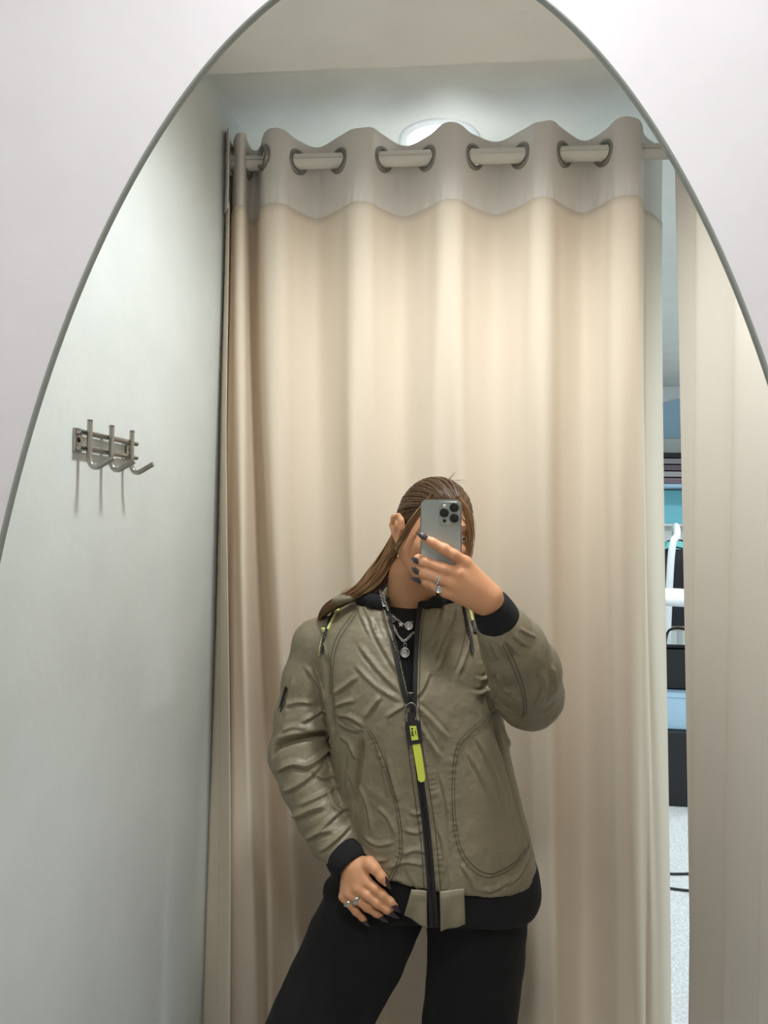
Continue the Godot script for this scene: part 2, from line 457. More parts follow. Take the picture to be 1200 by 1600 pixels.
func build_shop() -> void:
	var black := plain(Color8(28, 28, 30), 0.6)
	var white := plain(Color8(236, 238, 240), 0.5)
	var blue := plain(Color8(176, 206, 228), 0.5)
	var cyan := plain(Color8(132, 210, 222), 0.5)
	var st: SurfaceTool
	# framed panel on the far wall
	var c := Vector3(1.8272, 2.3714, -6.15)
	var t := thing("wall_panel", "pale blue and white display panel high on the far shop wall", "panel", c)
	st = begin()
	box(st, Vector3(-0.55, -0.3, -0.04), Vector3(0.55, 0.28, 0.0), 0.006)
	done(st, "board", white, t)
	st = begin()
	plate(st, [Vector2(-0.5, -0.16), Vector2(0.5, -0.16), Vector2(0.5, 0.26), Vector2(0.1, 0.18), Vector2(-0.5, 0.02)], 0.0, 0.01)
	done(st, "printed_sheet", blue, t)
	# shelf with folded knits
	c = Vector3(1.7939, 2.0497, -6.02)
	t = thing("wall_shelf", "thin black wall shelf below the blue display panel", "shelf", c)
	st = begin()
	box(st, Vector3(-0.6, -0.02, -0.17), Vector3(0.6, 0.02, 0.12), 0.003)
	done(st, "board", black, t)
	for x in [-0.5, 0.5]:
		st = begin()
		box(st, Vector3(x - 0.01, -0.14, -0.17), Vector3(x + 0.01, -0.02, -0.12))
		done(st, "bracket", black, t)
	c = Vector3(1.798, 1.8188, -6.02)
	t = thing("wall_shelf", "lower white wall shelf carrying folded mauve knits", "shelf", c)
	st = begin()
	box(st, Vector3(-0.6, -0.03, -0.17), Vector3(0.6, 0.0, 0.14), 0.003)
	done(st, "board", blue, t)
	var tones := [Color8(150, 130, 140), Color8(196, 186, 190), Color8(128, 112, 124), Color8(170, 158, 166)]
	var which := ["mauve knit at the bottom of the folded pile", "pale grey knit, second from the bottom of the pile", "dark mauve knit, third from the bottom of the pile", "greyish mauve knit on top of the folded pile"]
	for k in 4:
		var f := thing("folded_knit", which[k] + " on the white shelf", "clothing", c + Vector3(-0.01, 0.052 * k, 0), "folded knits on the shop shelf")
		st = begin()
		var prof := round_rect(Vector2(0, 0.026), Vector2(0.17, 0.024), 0.02, 5)
		plate(st, prof, -0.12, 0.12, 0.004)
		done(st, "fold", plain(tones[k], 0.9), f)
		st = begin()
		tube(st, [Vector3(-0.15, 0.026, 0.122), Vector3(0.15, 0.026, 0.122)], 0.004, 6)
		done(st, "fold_edge", plain(tones[k], 0.9), f)
	c = Vector3(1.8372, 1.6369, -6.14)
	t = thing("wall_panel", "bright turquoise display panel under the shelves on the far wall", "panel", c)
	st = begin()
	box(st, Vector3(-0.5, -0.14, -0.03), Vector3(0.5, 0.14, 0.0), 0.006)
	done(st, "board", cyan, t)
	st = begin()
	box(st, Vector3(-0.52, -0.16, -0.035), Vector3(0.52, -0.14, 0.01), 0.002)
	done(st, "ledge", white, t)
	# rail with garments
	c = Vector3(1.5237, 1.4906, -5)
	t = thing("clothes_rail", "white curved clothes rail hung with garments in the shop", "clothes rail", Vector3(c.x, 0, c.z))
	st = begin()
	tube(st, smooth_path([Vector3(-0.16, 0.0, 0.34), Vector3(-0.12, c.y - 0.25, 0.30), Vector3(-0.06, c.y - 0.06, 0.22), Vector3(0.0, c.y, 0.0), Vector3(0.06, c.y - 0.06, -0.22), Vector3(0.12, c.y - 0.25, -0.30), Vector3(0.16, 0.0, -0.34)], 8), 0.022, 14)
	done(st, "hoop", white, t)
	for s in [-1.0, 1.0]:
		st = begin()
		box(st, Vector3(s * 0.16 - 0.12, 0.0, -s * 0.34 - 0.03), Vector3(s * 0.16 + 0.12, 0.012, -s * 0.34 + 0.03), 0.003)
		done(st, "foot", white, t)
	garment(c + Vector3(-0.05, -0.10, 0.18), 0.1, 0.4, 0.5, plain(Color8(30, 30, 34), 0.85), "black top at the front of the white clothes rail")
	garment(c + Vector3(0.0, -0.055, 0.02), 0.12, 0.42, 0.36, plain(Color8(110, 198, 188), 0.85), "turquoise top on the white clothes rail")
	garment(c + Vector3(0.04, -0.08, -0.15), 0.08, 0.44, 0.6, plain(Color8(214, 196, 172), 0.85), "long cream coat on the white clothes rail")
	# display stand
	c = Vector3(1.2633, 1.1052, -4.1)
	t = thing("display_stand", "black display stand with a rounded white top in the shop", "display stand", Vector3(c.x, 0, c.z))
	st = begin()
	box(st, Vector3(-0.2, 0.0, -0.16), Vector3(0.2, 0.40, 0.16), 0.006)
	done(st, "plinth", black, t)
	for x in [-0.18, 0.18]:
		st = begin()
		box(st, Vector3(x - 0.012, 0.4, -0.14), Vector3(x + 0.012, c.y - 0.03, 0.14), 0.003)
		done(st, "side", black, t)
	st = begin()
	lathe(st, [Vector2(0.001, c.y - 0.03), Vector2(0.2, c.y - 0.03), Vector2(0.225, c.y - 0.02), Vector2(0.232, c.y), Vector2(0.225, c.y + 0.02), Vector2(0.2, c.y + 0.03), Vector2(0.001, c.y + 0.03)], 40)
	done(st, "top", white, t)
	var bx := thing("storage_box", "pale blue box on the black display stand", "box", Vector3(c.x, 0.401, c.z))
	st = begin()
	box(st, Vector3(-0.13, 0.0, -0.1), Vector3(0.13, 0.17, 0.12), 0.004)
	done(st, "body", blue, bx)
	st = begin()
	box(st, Vector3(-0.134, 0.17, -0.104), Vector3(0.134, 0.2, 0.124), 0.004)
	done(st, "lid", blue, bx)
	var bag := thing("handbag", "black handbag standing on the pale blue box", "bag", Vector3(c.x, 0.602, c.z))
	st = begin()
	plate(st, [Vector2(-0.14, 0), Vector2(0.14, 0), Vector2(0.125, 0.2), Vector2(0.1, 0.23), Vector2(-0.1, 0.23), Vector2(-0.125, 0.2)], -0.05, 0.06, 0.008)
	done(st, "body", black, bag)
	st = begin()
	tube(st, smooth_path([Vector3(-0.07, 0.2, 0.03), Vector3(-0.05, 0.32, 0.03), Vector3(0.05, 0.32, 0.03), Vector3(0.07, 0.2, 0.03)], 6), 0.007, 8)
	done(st, "handle", black, bag)
	# cable on the carpet
	var cable := thing("floor_cable", "thin black cable lying in a loop on the grey carpet", "cable", Vector3(1.0218, 0.0931, -3.2) * Vector3(1, 0, 1))
	st = begin()
	tube(st, smooth_path([Vector3(0.3, 0.006, -0.1), Vector3(0.05, 0.006, 0.0), Vector3(-0.12, 0.006, 0.03), Vector3(-0.16, 0.006, 0.11), Vector3(0.0, 0.006, 0.15), Vector3(0.3, 0.006, 0.12)], 6), 0.005, 8)
	done(st, "flex", black, cable)

# ==================================================================== distance fields, meshed as surface nets
class Field:
	var kind := PackedInt32Array()      # 0 tapered capsule, 1 ellipsoid, 2 stack of rounded sections, 3 half-space kept
	var a := PackedVector3Array()
	var b := PackedVector3Array()
	var ra := PackedFloat32Array()
	var rb := PackedFloat32Array()
	var k := PackedFloat32Array()
	var cut := PackedInt32Array()
	var turn := []
	var rows := []

	func _add(kd: int, pa: Vector3, pb: Vector3, r0: float, r1: float, soft: float, c: int, bs: Basis, rw) -> void:
		kind.append(kd)
		a.append(pa)
		b.append(pb)
		ra.append(r0)
		rb.append(r1)
		k.append(soft)
		cut.append(c)
		turn.append(bs.inverse())
		rows.append(rw)

	func cone(pa: Vector3, r0: float, pb: Vector3, r1: float, soft := 0.02) -> void:
		_add(0, pa, pb, r0, r1, soft, 0, Basis(), [])

	func chain(p: Array, soft := 0.012) -> void:
		# [[point, radius], ...]
		for i in p.size() - 1:
			cone(p[i][0], p[i][1], p[i + 1][0], p[i + 1][1], soft)

	func ball(c: Vector3, r: Vector3, soft := 0.02, bs := Basis(), take := 0) -> void:
		_add(1, c, r, 0.0, 0.0, soft, take, bs, [])

	func stack(rw: Array, soft := 0.02) -> void:
		var n := rw.size()
		var tb := PackedVector4Array()
		var y: float = rw[0][0]
		var j := 0
		while y <= rw[n - 1][0]:
			while j < n - 2 and y > rw[j + 1][0]:
				j += 1
			var u := clampf((y - rw[j][0]) / (rw[j + 1][0] - rw[j][0]), 0.0, 1.0)
			var g := Vector4.ZERO
			for c in 4:
				g[c] = cubic_interpolate(rw[j][c + 1], rw[j + 1][c + 1], rw[maxi(j - 1, 0)][c + 1], rw[mini(j + 2, n - 1)][c + 1], u)
			tb.append(g)
			y += 0.002
		_add(2, Vector3.ZERO, Vector3.ZERO, rw[0][0], rw[n - 1][0], soft, 0, Basis(), tb)

	func below(p: Vector3, n: Vector3, soft := 0.006) -> void:
		# keeps what lies against n from p
		_add(3, p, n.normalized(), 0.0, 0.0, soft, 2, Basis(), [])

	func one(i: int, p: Vector3) -> float:
		match kind[i]:
			0:
				var pa := p - a[i]
				var ba := b[i] - a[i]
				var h := clampf(pa.dot(ba) / maxf(ba.dot(ba), 1e-9), 0.0, 1.0)
				return (pa - ba * h).length() - lerpf(ra[i], rb[i], h)
			1:
				var q: Vector3 = turn[i] * (p - a[i])
				var r := b[i]
				var k0 := (q / r).length()
				var k1 := (q / (r * r)).length()
				if k1 < 1e-6:
					return -r[r.min_axis_index()]
				return k0 * (k0 - 1.0) / k1
			2:
				# a table of sections (centre x, half width, centre z, half depth) every two millimetres
				var tb: PackedVector4Array = rows[i]
				var g := tb[clampi(int((p.y - ra[i]) * 500.0), 0, tb.size() - 1)]
				var ux := absf(p.x - g.x)
				var uz := absf(p.z - g.z)
				var x := ux / g.y
				var z := uz / g.w
				var r2 := pow(pow(x, 2.35) + pow(z, 2.35), 0.42553)
				# divided by how steeply it grows where p lies
				var flat := sqrt((x * x / (g.y * g.y) + z * z / (g.w * g.w)) / maxf(x * x + z * z, 1e-9))
				return maxf((r2 - 1.0) / flat, maxf(p.y - rb[i], ra[i] - p.y))
			_:
				return (p - a[i]).dot(b[i])

	func at(p: Vector3, some: PackedInt32Array) -> float:
		var d := 10.0
		for i in some:
			var e := one(i, p)
			var s := k[i]
			match cut[i]:
				0:
					var h := maxf(s - absf(d - e), 0.0) / s
					d = minf(d, e) - h * h * s * 0.25
				1:
					var h := maxf(s - absf(d + e), 0.0) / s
					d = maxf(d, -e) + h * h * s * 0.25
				2:
					var h := maxf(s - absf(d - e), 0.0) / s
					d = maxf(d, e) + h * h * s * 0.25
		return d

	func all() -> PackedInt32Array:
		var o := PackedInt32Array()
		for i in kind.size():
			o.append(i)
		return o

	func near(c: Vector3, r: float) -> PackedInt32Array:
		var dd := PackedFloat32Array()
		var least := 10.0
		for i in kind.size():
			var e := one(i, c)
			dd.append(e)
			if cut[i] == 0:
				least = minf(least, e)
		var o := PackedInt32Array()
		for i in kind.size():
			if cut[i] == 0:
				if dd[i] < least + 2.6 * r + k[i]:
					o.append(i)
			elif cut[i] == 1:
				if dd[i] < 1.5 * r + k[i]:
					o.append(i)
			elif dd[i] > -(1.5 * r + k[i]):
				o.append(i)
		return o

func nets(f: Field, lo: Vector3, hi: Vector3, h: float, band := 3.0) -> Dictionary:
	var n := Vector3i(((hi - lo) / h).ceil())
	var B := 6
	n = Vector3i(((n.x + B - 1) / B) * B, ((n.y + B - 1) / B) * B, ((n.z + B - 1) / B) * B)
	var sx := n.x + 1
	var sxy := sx * (n.y + 1)
	var g := PackedFloat32Array()
	g.resize(sxy * (n.z + 1))
	g.fill(9.0)
	var vid := PackedInt32Array()
	vid.resize(sxy * (n.z + 1))
	vid.fill(-1)
	var rr := B * h * 0.87
	var blocks := []
	var every := f.all()
	for bz in n.z / B:
		for by in n.y / B:
			for bx in n.x / B:
				var o := Vector3i(bx, by, bz) * B
				var c := lo + (Vector3(o) + Vector3.ONE * (B * 0.5)) * h
				if absf(f.at(c, every)) > rr * 1.35 + 0.003:
					continue
				blocks.append(o)
				var some := f.near(c, rr)
				for z in range(o.z, o.z + B + 1):
					for y in range(o.y, o.y + B + 1):
						var base := z * sxy + y * sx
						for x in range(o.x, o.x + B + 1):
							if g[base + x] == 9.0:
								g[base + x] = f.at(lo + Vector3(x, y, z) * h, some)
	var v := PackedVector3Array()
	var off := PackedInt32Array([0, 1, sx, sx + 1, sxy, sxy + 1, sxy + sx, sxy + sx + 1])
	var ea := [0, 2, 4, 6, 0, 1, 4, 5, 0, 1, 2, 3]
	var eb := [1, 3, 5, 7, 2, 3, 6, 7, 4, 5, 6, 7]
	var val := PackedFloat32Array()
	val.resize(8)
	for o in blocks:
		for z in range(o.z, o.z + B):
			for y in range(o.y, o.y + B):
				var base: int = z * sxy + y * sx
				for x in range(o.x, o.x + B):
					if absf(g[base + x]) > h * band:
						continue
					var inside := 0
					for q in 8:
						val[q] = g[base + x + off[q]]
						if val[q] < 0.0:
							inside += 1
					if inside == 0 or inside == 8:
						continue
					var s := Vector3.ZERO
					var cnt := 0
					for e in 12:
						var p: int = ea[e]
						var q: int = eb[e]
						if (val[p] < 0.0) != (val[q] < 0.0):
							var t := val[p] / (val[p] - val[q])
							var pv := Vector3(p & 1, (p >> 1) & 1, p >> 2)
							var qv := Vector3(q & 1, (q >> 1) & 1, q >> 2)
							s += pv.lerp(qv, t)
							cnt += 1
					vid[base + x] = v.size()
					v.append(lo + (Vector3(x, y, z) + s / cnt) * h)
	var idx := PackedInt32Array()
	var step := [1, sx, sxy]
	for o in blocks:
		for z in range(o.z, o.z + B):
			for y in range(o.y, o.y + B):
				for x in range(o.x, o.x + B):
					var c0: int = z * sxy + y * sx + x
					if vid[c0] < 0:
						continue
					var here := g[c0] < 0.0
					var xyz := [x, y, z]
					for ax in 3:
						if (g[c0 + step[ax]] < 0.0) == here:
							continue
						var u := (ax + 1) % 3
						var w := (ax + 2) % 3
						if xyz[u] == 0 or xyz[w] == 0:
							continue
						var p := vid[c0]
						var q := vid[c0 - step[u]]
						var r := vid[c0 - step[u] - step[w]]
						var t := vid[c0 - step[w]]
						if q < 0 or r < 0 or t < 0:
							continue
						if here:
							idx.append_array([p, r, q, p, t, r])
						else:
							idx.append_array([p, q, r, p, r, t])
	return {"v": v, "i": idx}

func normals_of(v: PackedVector3Array, idx: PackedInt32Array) -> PackedVector3Array:
	var n := PackedVector3Array()
	n.resize(v.size())
	for t in range(0, idx.size(), 3):
		var a := idx[t]
		var b := idx[t + 1]
		var c := idx[t + 2]
		var f := (v[c] - v[a]).cross(v[b] - v[a])
		n[a] += f
		n[b] += f
		n[c] += f
	for i in n.size():
		n[i] = n[i].normalized()
	return n

func surface(g: Dictionary, called: String, m: Material, parent: Node3D, root: Node3D) -> MeshInstance3D:
	var arr := []
	arr.resize(Mesh.ARRAY_MAX)
	arr[Mesh.ARRAY_VERTEX] = g.v
	arr[Mesh.ARRAY_INDEX] = g.i
	arr[Mesh.ARRAY_NORMAL] = normals_of(g.v, g.i)
	if g.has("c"):
		arr[Mesh.ARRAY_COLOR] = g.c
	var mesh := ArrayMesh.new()
	mesh.add_surface_from_arrays(Mesh.PRIMITIVE_TRIANGLES, arr)
	var o := MeshInstance3D.new()
	o.name = called
	o.mesh = mesh
	o.material_override = m
	parent.add_child(o, true)
	if parent == root:
		o.position = -root.position
	return o

func join(a: Dictionary, b: Dictionary) -> Dictionary:
	var base: int = a.v.size()
	var v: PackedVector3Array = a.v
	var i: PackedInt32Array = a.i
	v.append_array(b.v)
	for q in b.i:
		i.append(q + base)
	return {"v": v, "i": i}

# each triangle into four
func subdivide(g: Dictionary) -> Dictionary:
	var v: PackedVector3Array = g.v
	var src: PackedInt32Array = g.i
	var mid := {}
	var out := PackedInt32Array()
	out.resize(src.size() * 4)
	var o := 0
	var big := 1 << 24
	var m := PackedInt32Array([0, 0, 0])
	for t in range(0, src.size(), 3):
		for e in 3:
			var a := src[t + e]
			var b := src[t + (e + 1) % 3]
			var key := a * big + b if a < b else b * big + a
			var q: int = mid.get(key, -1)
			if q < 0:
				q = v.size()
				mid[key] = q
				v.append((v[a] + v[b]) * 0.5)
			m[e] = q
		for q in [src[t], m[0], m[2], m[0], src[t + 1], m[1], m[2], m[1], src[t + 2], m[0], m[1], m[2]]:
			out[o] = q
			o += 1
	return {"v": v, "i": out}

# Folds of the cloth. Each is [line in space, depth, width, kind]: kind 0 a groove (or a ridge), 1 a pleat that falls to one
# side, 2 a gathered seam with small puckers across it.
func crumple(g: Dictionary, folds: Array, noise_amp: float, noise_scale: Vector3, seed_: int) -> void:
	var v: PackedVector3Array = g.v
	var n := normals_of(v, g.i)
	var nz := FastNoiseLite.new()
	nz.seed = seed_
	nz.noise_type = FastNoiseLite.TYPE_SIMPLEX_SMOOTH
	nz.frequency = 1.0
	nz.fractal_type = FastNoiseLite.FRACTAL_RIDGED
	nz.fractal_octaves = 2
	var sa := PackedVector3Array()
	var sb := PackedVector3Array()
	var sf := PackedInt32Array()
	var su := PackedFloat32Array()
	var sv := PackedFloat32Array()
	var bins := {}
	var cell := 0.016
	for w in folds.size():
		var pts: Array = folds[w][0]
		var total := 0.0
		for q in pts.size() - 1:
			total += pts[q].distance_to(pts[q + 1])
		var run := 0.0
		for q in pts.size() - 1:
			var id := sa.size()
			sa.append(pts[q])
			sb.append(pts[q + 1])
			sf.append(w)
			su.append(run / total)
			run += pts[q].distance_to(pts[q + 1])
			sv.append(run / total)
			var bx := AABB(pts[q], Vector3.ZERO).expand(pts[q + 1]).grow(folds[w][2] * 2.3)
			var lo := Vector3i((bx.position / cell).floor())
			var hi := Vector3i((bx.end / cell).floor())
			for x in range(lo.x, hi.x + 1):
				for y in range(lo.y, hi.y + 1):
					for z in range(lo.z, hi.z + 1):
						var key := Vector3i(x, y, z)
						if not bins.has(key):
							bins[key] = []
						bins[key].append(id)
	for q in v.size():
		var p := v[q]
		var d := noise_amp * nz.get_noise_3dv(p * noise_scale)
		var key := Vector3i((p / cell).floor())
		if bins.has(key):
			var now := -1
			var best := 1e9
			var along := 0.0
			var side := 0.0
			var list: Array = bins[key]
			for s in list.size() + 1:
				var fold: int = sf[list[s]] if s < list.size() else -2
				if fold != now:
					if now >= 0:
						d += fold_depth(folds[now], best, along, side)
					now = fold
					best = 1e9
				if fold < 0:
					break
				var id: int = list[s]
				var a := sa[id]
				var ba := sb[id] - a
				var h := clampf((p - a).dot(ba) / ba.length_squared(), 0.0, 1.0)
				var off := p - a - ba * h
				var e := off.length_squared()
				if e < best:
					best = e
					along = lerpf(su[id], sv[id], h)
					side = off.dot(n[q].cross(ba))
		v[q] = p + n[q] * d
	g.v = v

func fold_depth(f: Array, r2: float, along: float, side: float) -> float:
	var w: float = f[2]
	var x := sqrt(r2) / w
	if x > 2.3:
		return 0.0
	var kind: int = f[3] if f.size() > 3 else 0
	if kind == 2:
		return f[1] * cos(along * f[4] + 2.2 * sin(along * 31.0)) * (0.6 + 0.4 * sin(along * 17.0)) * exp(-x * x)
	var fade := smoothstep(0.0, 0.22, minf(along, 1.0 - along) + 0.04)
	if kind == 1:
		# a crest that drops steeply into a hollow on one side and eases away on the other
		if side > 0:
			return f[1] * fade * (0.95 * exp(-x * 1.5) - 0.12 * exp(-(x - 1.5) * (x - 1.5) * 3.0))
		return f[1] * fade * (0.95 * exp(-x * 2.6) - 0.5 * exp(-(x - 0.95) * (x - 0.95) * 5.0))
	return f[1] * fade * exp(-x * x)

# where the front of a field lies over (x, y), met from the camera's side of the cubicle
func front(f: Field, x: float, y: float, start := -1.25) -> Vector3:
	var p := Vector3(x, y, start)
	var some := f.all()
	for s in 60:
		var d := f.at(p, some)
		if d < 0.0006:
			break
		p.z -= clampf(d * 0.7, 0.0004, 0.05)
		if p.z < -1.75:
			break
	return p

func laid(f: Field, pts: Array, off: float, per := 6) -> Array:
	var out := []
	for p in smooth_path(pts, per):
		var q := front(f, p.x, p.y)
		out.append(q + Vector3(0, 0, off))
	return out

func ribbon(st: SurfaceTool, path: Array, width, thick: float, facing := Vector3.BACK) -> void:
	# a flat strip with thickness lying along a path, its broad side towards facing
	var n := path.size()
	var rings := []
	for q in n:
		var t: Vector3 = (path[mini(q + 1, n - 1)] - path[maxi(q - 1, 0)]).normalized()
		var s := t.cross(facing).normalized()
		var u := s.cross(t).normalized()
		var w: float = width if not width is Array else catmull(width, float(q) / maxi(n - 1, 1))
		rings.append([path[q] - s * w / 2 - u * thick / 2, path[q] + s * w / 2 - u * thick / 2, path[q] + s * w / 2 + u * thick / 2, path[q] - s * w / 2 + u * thick / 2])
	st.set_smooth_group(-1)
	for q in n - 1:
		for j in 4:
			quad(st, rings[q][j], rings[q][(j + 1) % 4], rings[q + 1][(j + 1) % 4], rings[q + 1][j])
	quad(st, rings[0][3], rings[0][2], rings[0][1], rings[0][0])
	quad(st, rings[n - 1][0], rings[n - 1][1], rings[n - 1][2], rings[n - 1][3])
	st.set_smooth_group(0)

# ==================================================================== the person
var who: Node3D
var jacket: Field
var tee: Field
var head_at := Vector3(-0.0337, 1.5011, -1.49)
var head_turn := Basis(Vector3.BACK, deg_to_rad(-8)) * Basis(Vector3.UP, deg_to_rad(22))

func on_head(p: Vector3) -> Vector3:
	return head_at + head_turn * p

func person_materials() -> void:
	M.skin = plain(Color8(205, 158, 128), 0.52)
	M.skin.vertex_color_use_as_albedo = true
	M.skin.albedo_color = Color.WHITE
	M.skin.subsurf_scatter_enabled = true
	M.skin.subsurf_scatter_strength = 0.12
	M.nylon = plain(Color.WHITE, 0.44)
	M.nylon.albedo_texture = noise_tex(0.02, 3, Color8(128, 117, 95), Color8(136, 125, 101), 256, false, 1.0, 31)
	M.nylon.normal_enabled = true
	M.nylon.normal_texture = noise_tex(0.03, 3, Color.BLACK, Color.WHITE, 256, true, 3.0, 32)
	M.nylon.normal_scale = 0.25
	M.nylon.uv1_triplanar = true
	M.nylon.uv1_scale = Vector3.ONE * 7.0
	M.seam = plain(Color8(66, 57, 43), 0.8)
	M.rib = plain(Color8(19, 18, 21), 0.95)
	M.rib.rim_enabled = true
	M.rib.rim = 0.06
	M.navy = plain(Color8(15, 13, 16), 0.95)
	M.navy.rim_enabled = true
	M.navy.rim = 0.06
	M.shirt = plain(Color8(20, 19, 21), 0.9)
	M.tape = plain(Color8(24, 22, 22), 0.6)
	M.teeth = plain(Color8(44, 42, 41), 0.3, 0.4)
	M.yellow = plain(Color8(214, 222, 84), 0.5)
	M.cord_yellow = plain(Color8(216, 220, 130), 0.8)
	M.rubber = plain(Color8(34, 34, 35), 0.45)
	M.silver = plain(Color8(205, 203, 198), 0.22, 1.0)
	M.silver_dark = plain(Color8(70, 68, 66), 0.4, 0.7)
	M.nail = plain(Color8(46, 25, 31), 0.18)
	M.nail.clearcoat_enabled = true
	M.nail.clearcoat = 0.8
	M.hair = plain(Color.WHITE, 0.42)
	M.hair.vertex_color_use_as_albedo = true
	M.eye = plain(Color8(226, 222, 216), 0.2)
	M.iris = plain(Color8(70, 52, 38), 0.15)

func build_person() -> void:
	person_materials()
	who = thing("person", "person in olive bomber jacket and dark trousers holding up a phone", "person", Vector3(-0.2, 0, -1.54))
	build_clothes()
	build_body()
	build_hair()
	build_details()

func build_clothes() -> void:
	# ---- trousers
	var f := Field.new()
	f.stack([[0.7138, -0.0425, 0.2271, -1.548, 0.118], [0.7382, -0.0316, 0.2185, -1.548, 0.122], [0.7728, -0.0188, 0.2066, -1.55, 0.118], [0.8151, -0.011, 0.1953, -1.55, 0.112]], 0.03)
	f.chain([[Vector3(-0.144, 0.7027, -1.54), 0.108], [Vector3(-0.1906, 0.5991, -1.535), 0.109], [Vector3(-0.2689, 0.4351, -1.525), 0.103], [Vector3(-0.4677, -0.0213, -1.5), 0.088]], 0.006)
	f.chain([[Vector3(0.0692, 0.7121, -1.55), 0.110], [Vector3(0.0712, 0.5987, -1.55), 0.103], [Vector3(0.0589, 0.4454, -1.55), 0.1], [Vector3(0.0217, -0.0091, -1.55), 0.094]], 0.006)
	f.below(Vector3(0, 0.03, 0), Vector3.DOWN, 0.004)
	var g := nets(f, Vector3(-0.62, 0.02, -1.72), Vector3(0.24, 0.86, -1.38), 0.009)
	crumple(g, [
		[[Vector3(-0.2872, 0.6515, -1.42), Vector3(-0.2474, 0.6312, -1.42), Vector3(-0.195, 0.6276, -1.42), Vector3(-0.1434, 0.6432, -1.42)], -0.004, 0.006], [[Vector3(-0.287, 0.6411, -1.42), Vector3(-0.234, 0.6193, -1.42), Vector3(-0.1689, 0.6219, -1.42)], 0.003, 0.008],
		[[Vector3(-0.0374, 0.7288, -1.43), Vector3(-0.0675, 0.6879, -1.43), Vector3(-0.1056, 0.6463, -1.43)], -0.003, 0.01], [[Vector3(-0.0231, 0.717, -1.43), Vector3(0.0094, 0.6937, -1.43), Vector3(0.0604, 0.6848, -1.43)], -0.003, 0.009]], 0.002, Vector3(9, 5, 9), 3)
	surface(g, "trousers", M.navy, who, who)
	# ---- shoes
	for s in [[Vector3(-0.465, 0.0263, -1.46), -0.25], [Vector3(0.0207, 0.0579, -1.49), 0.15]]:
		var sf := Field.new()
		var c: Vector3 = s[0]
		c.y = 0.0
		var bs := Basis(Vector3.UP, s[1])
		sf.chain([[c + bs * Vector3(0, 0.045, -0.07), 0.038], [c + bs * Vector3(0, 0.042, 0.06), 0.036], [c + bs * Vector3(0, 0.034, 0.14), 0.028]], 0.02)
		sf.below(Vector3(0, 0.001, 0), Vector3.DOWN, 0.004)
		surface(nets(sf, c - Vector3(0.16, 0.01, 0.2), c + Vector3(0.16, 0.12, 0.2), 0.01), "shoe", M.rubber, who, who)
	# ---- shirt
	f = Field.new()
	f.stack([[1.0751, -0.0696, 0.168, -1.555, 0.118], [1.1581, -0.0783, 0.1685, -1.558, 0.118], [1.2276, -0.0845, 0.1639, -1.56, 0.112], [1.2828, -0.091, 0.1377, -1.565, 0.102], [1.3163, -0.0907, 0.1104, -1.568, 0.092], [1.3361, -0.0907, 0.0821, -1.568, 0.078], [1.3474, -0.0921, 0.0609, -1.568, 0.066]], 0.02)
	tee = f
	surface(nets(f, Vector3(-0.26, 1.0, -1.7), Vector3(0.14, 1.4, -1.42), 0.007), "shirt", M.shirt, who, who)
	# ---- jacket shell
	f = Field.new()
	f.stack([[0.7148, -0.0033, 0.1836, -1.546, 0.13], [0.7316, -0.001, 0.1918, -1.546, 0.14], [0.7592, -0.0023, 0.1981, -1.546, 0.15], [0.8033, -0.0073, 0.1996, -1.546, 0.152], [0.8577, -0.018, 0.1986, -1.547, 0.148], [0.925, -0.0352, 0.1973, -1.55, 0.143], [0.9938, -0.0511, 0.1956, -1.55, 0.14], [1.0629, -0.0641, 0.1924, -1.55, 0.14], [1.1317, -0.0766, 0.193, -1.552, 0.142], [1.1866, -0.0835, 0.1963, -1.555, 0.139], [1.2415, -0.0904, 0.1971, -1.56, 0.132], [1.2897, -0.0954, 0.1795, -1.565, 0.12], [1.3268, -0.0987, 0.1434, -1.572, 0.106], [1.3485, -0.0978, 0.117, -1.58, 0.092], [1.3651, -0.0953, 0.1002, -1.585, 0.072]], 0.03)
	f.cone(Vector3(-0.161, 1.3158, -1.595), 0.045, Vector3(-0.2931, 1.2532, -1.58), 0.05, 0.04)
	f.cone(Vector3(-0.0171, 1.3204, -1.595), 0.045, Vector3(0.0891, 1.2865, -1.58), 0.055, 0.04)
	f.chain([[Vector3(-0.2955, 1.2477, -1.578), 0.054], [Vector3(-0.3125, 1.1699, -1.575), 0.055], [Vector3(-0.3226, 1.088, -1.568), 0.059], [Vector3(-0.3286, 1.0117, -1.555), 0.064]], 0.018)
	f.chain([[Vector3(-0.3279, 1.0085, -1.552), 0.063], [Vector3(-0.2962, 0.9582, -1.528), 0.061], [Vector3(-0.2605, 0.9078, -1.5), 0.058], [Vector3(-0.2292, 0.861, -1.475), 0.05], [Vector3(-0.218, 0.8444, -1.466), 0.046]], 0.014)
	f.chain([[Vector3(0.0961, 1.28, -1.578), 0.06], [Vector3(0.1353, 1.2206, -1.535), 0.064], [Vector3(0.1635, 1.181, -1.465), 0.066]], 0.016)
	f.chain([[Vector3(0.1636, 1.1888, -1.455), 0.068], [Vector3(0.145, 1.2478, -1.395), 0.069], [Vector3(0.1202, 1.3009, -1.345), 0.06], [Vector3(0.0996, 1.3374, -1.315), 0.047], [Vector3(0.0943, 1.3465, -1.308), 0.042]], 0.012)
	jacket = f
	var hem := Vector3(-0.0052, 0.8058, -1.41)
	f.below(hem, Vector3(-0.1, -1, 0), 0.008)
	g = nets(f, Vector3(-0.4595, 0.5436, -1.7) + Vector3(0, 0, -0.06), Vector3(0.2347, 1.438, -1.28) + Vector3(0.14, 0.04, 0.05), 0.0052, 7.0)
	g = subdivide(g)
	crumple(g, jacket_folds(), 0.0014, Vector3(15, 9, 15), 7)
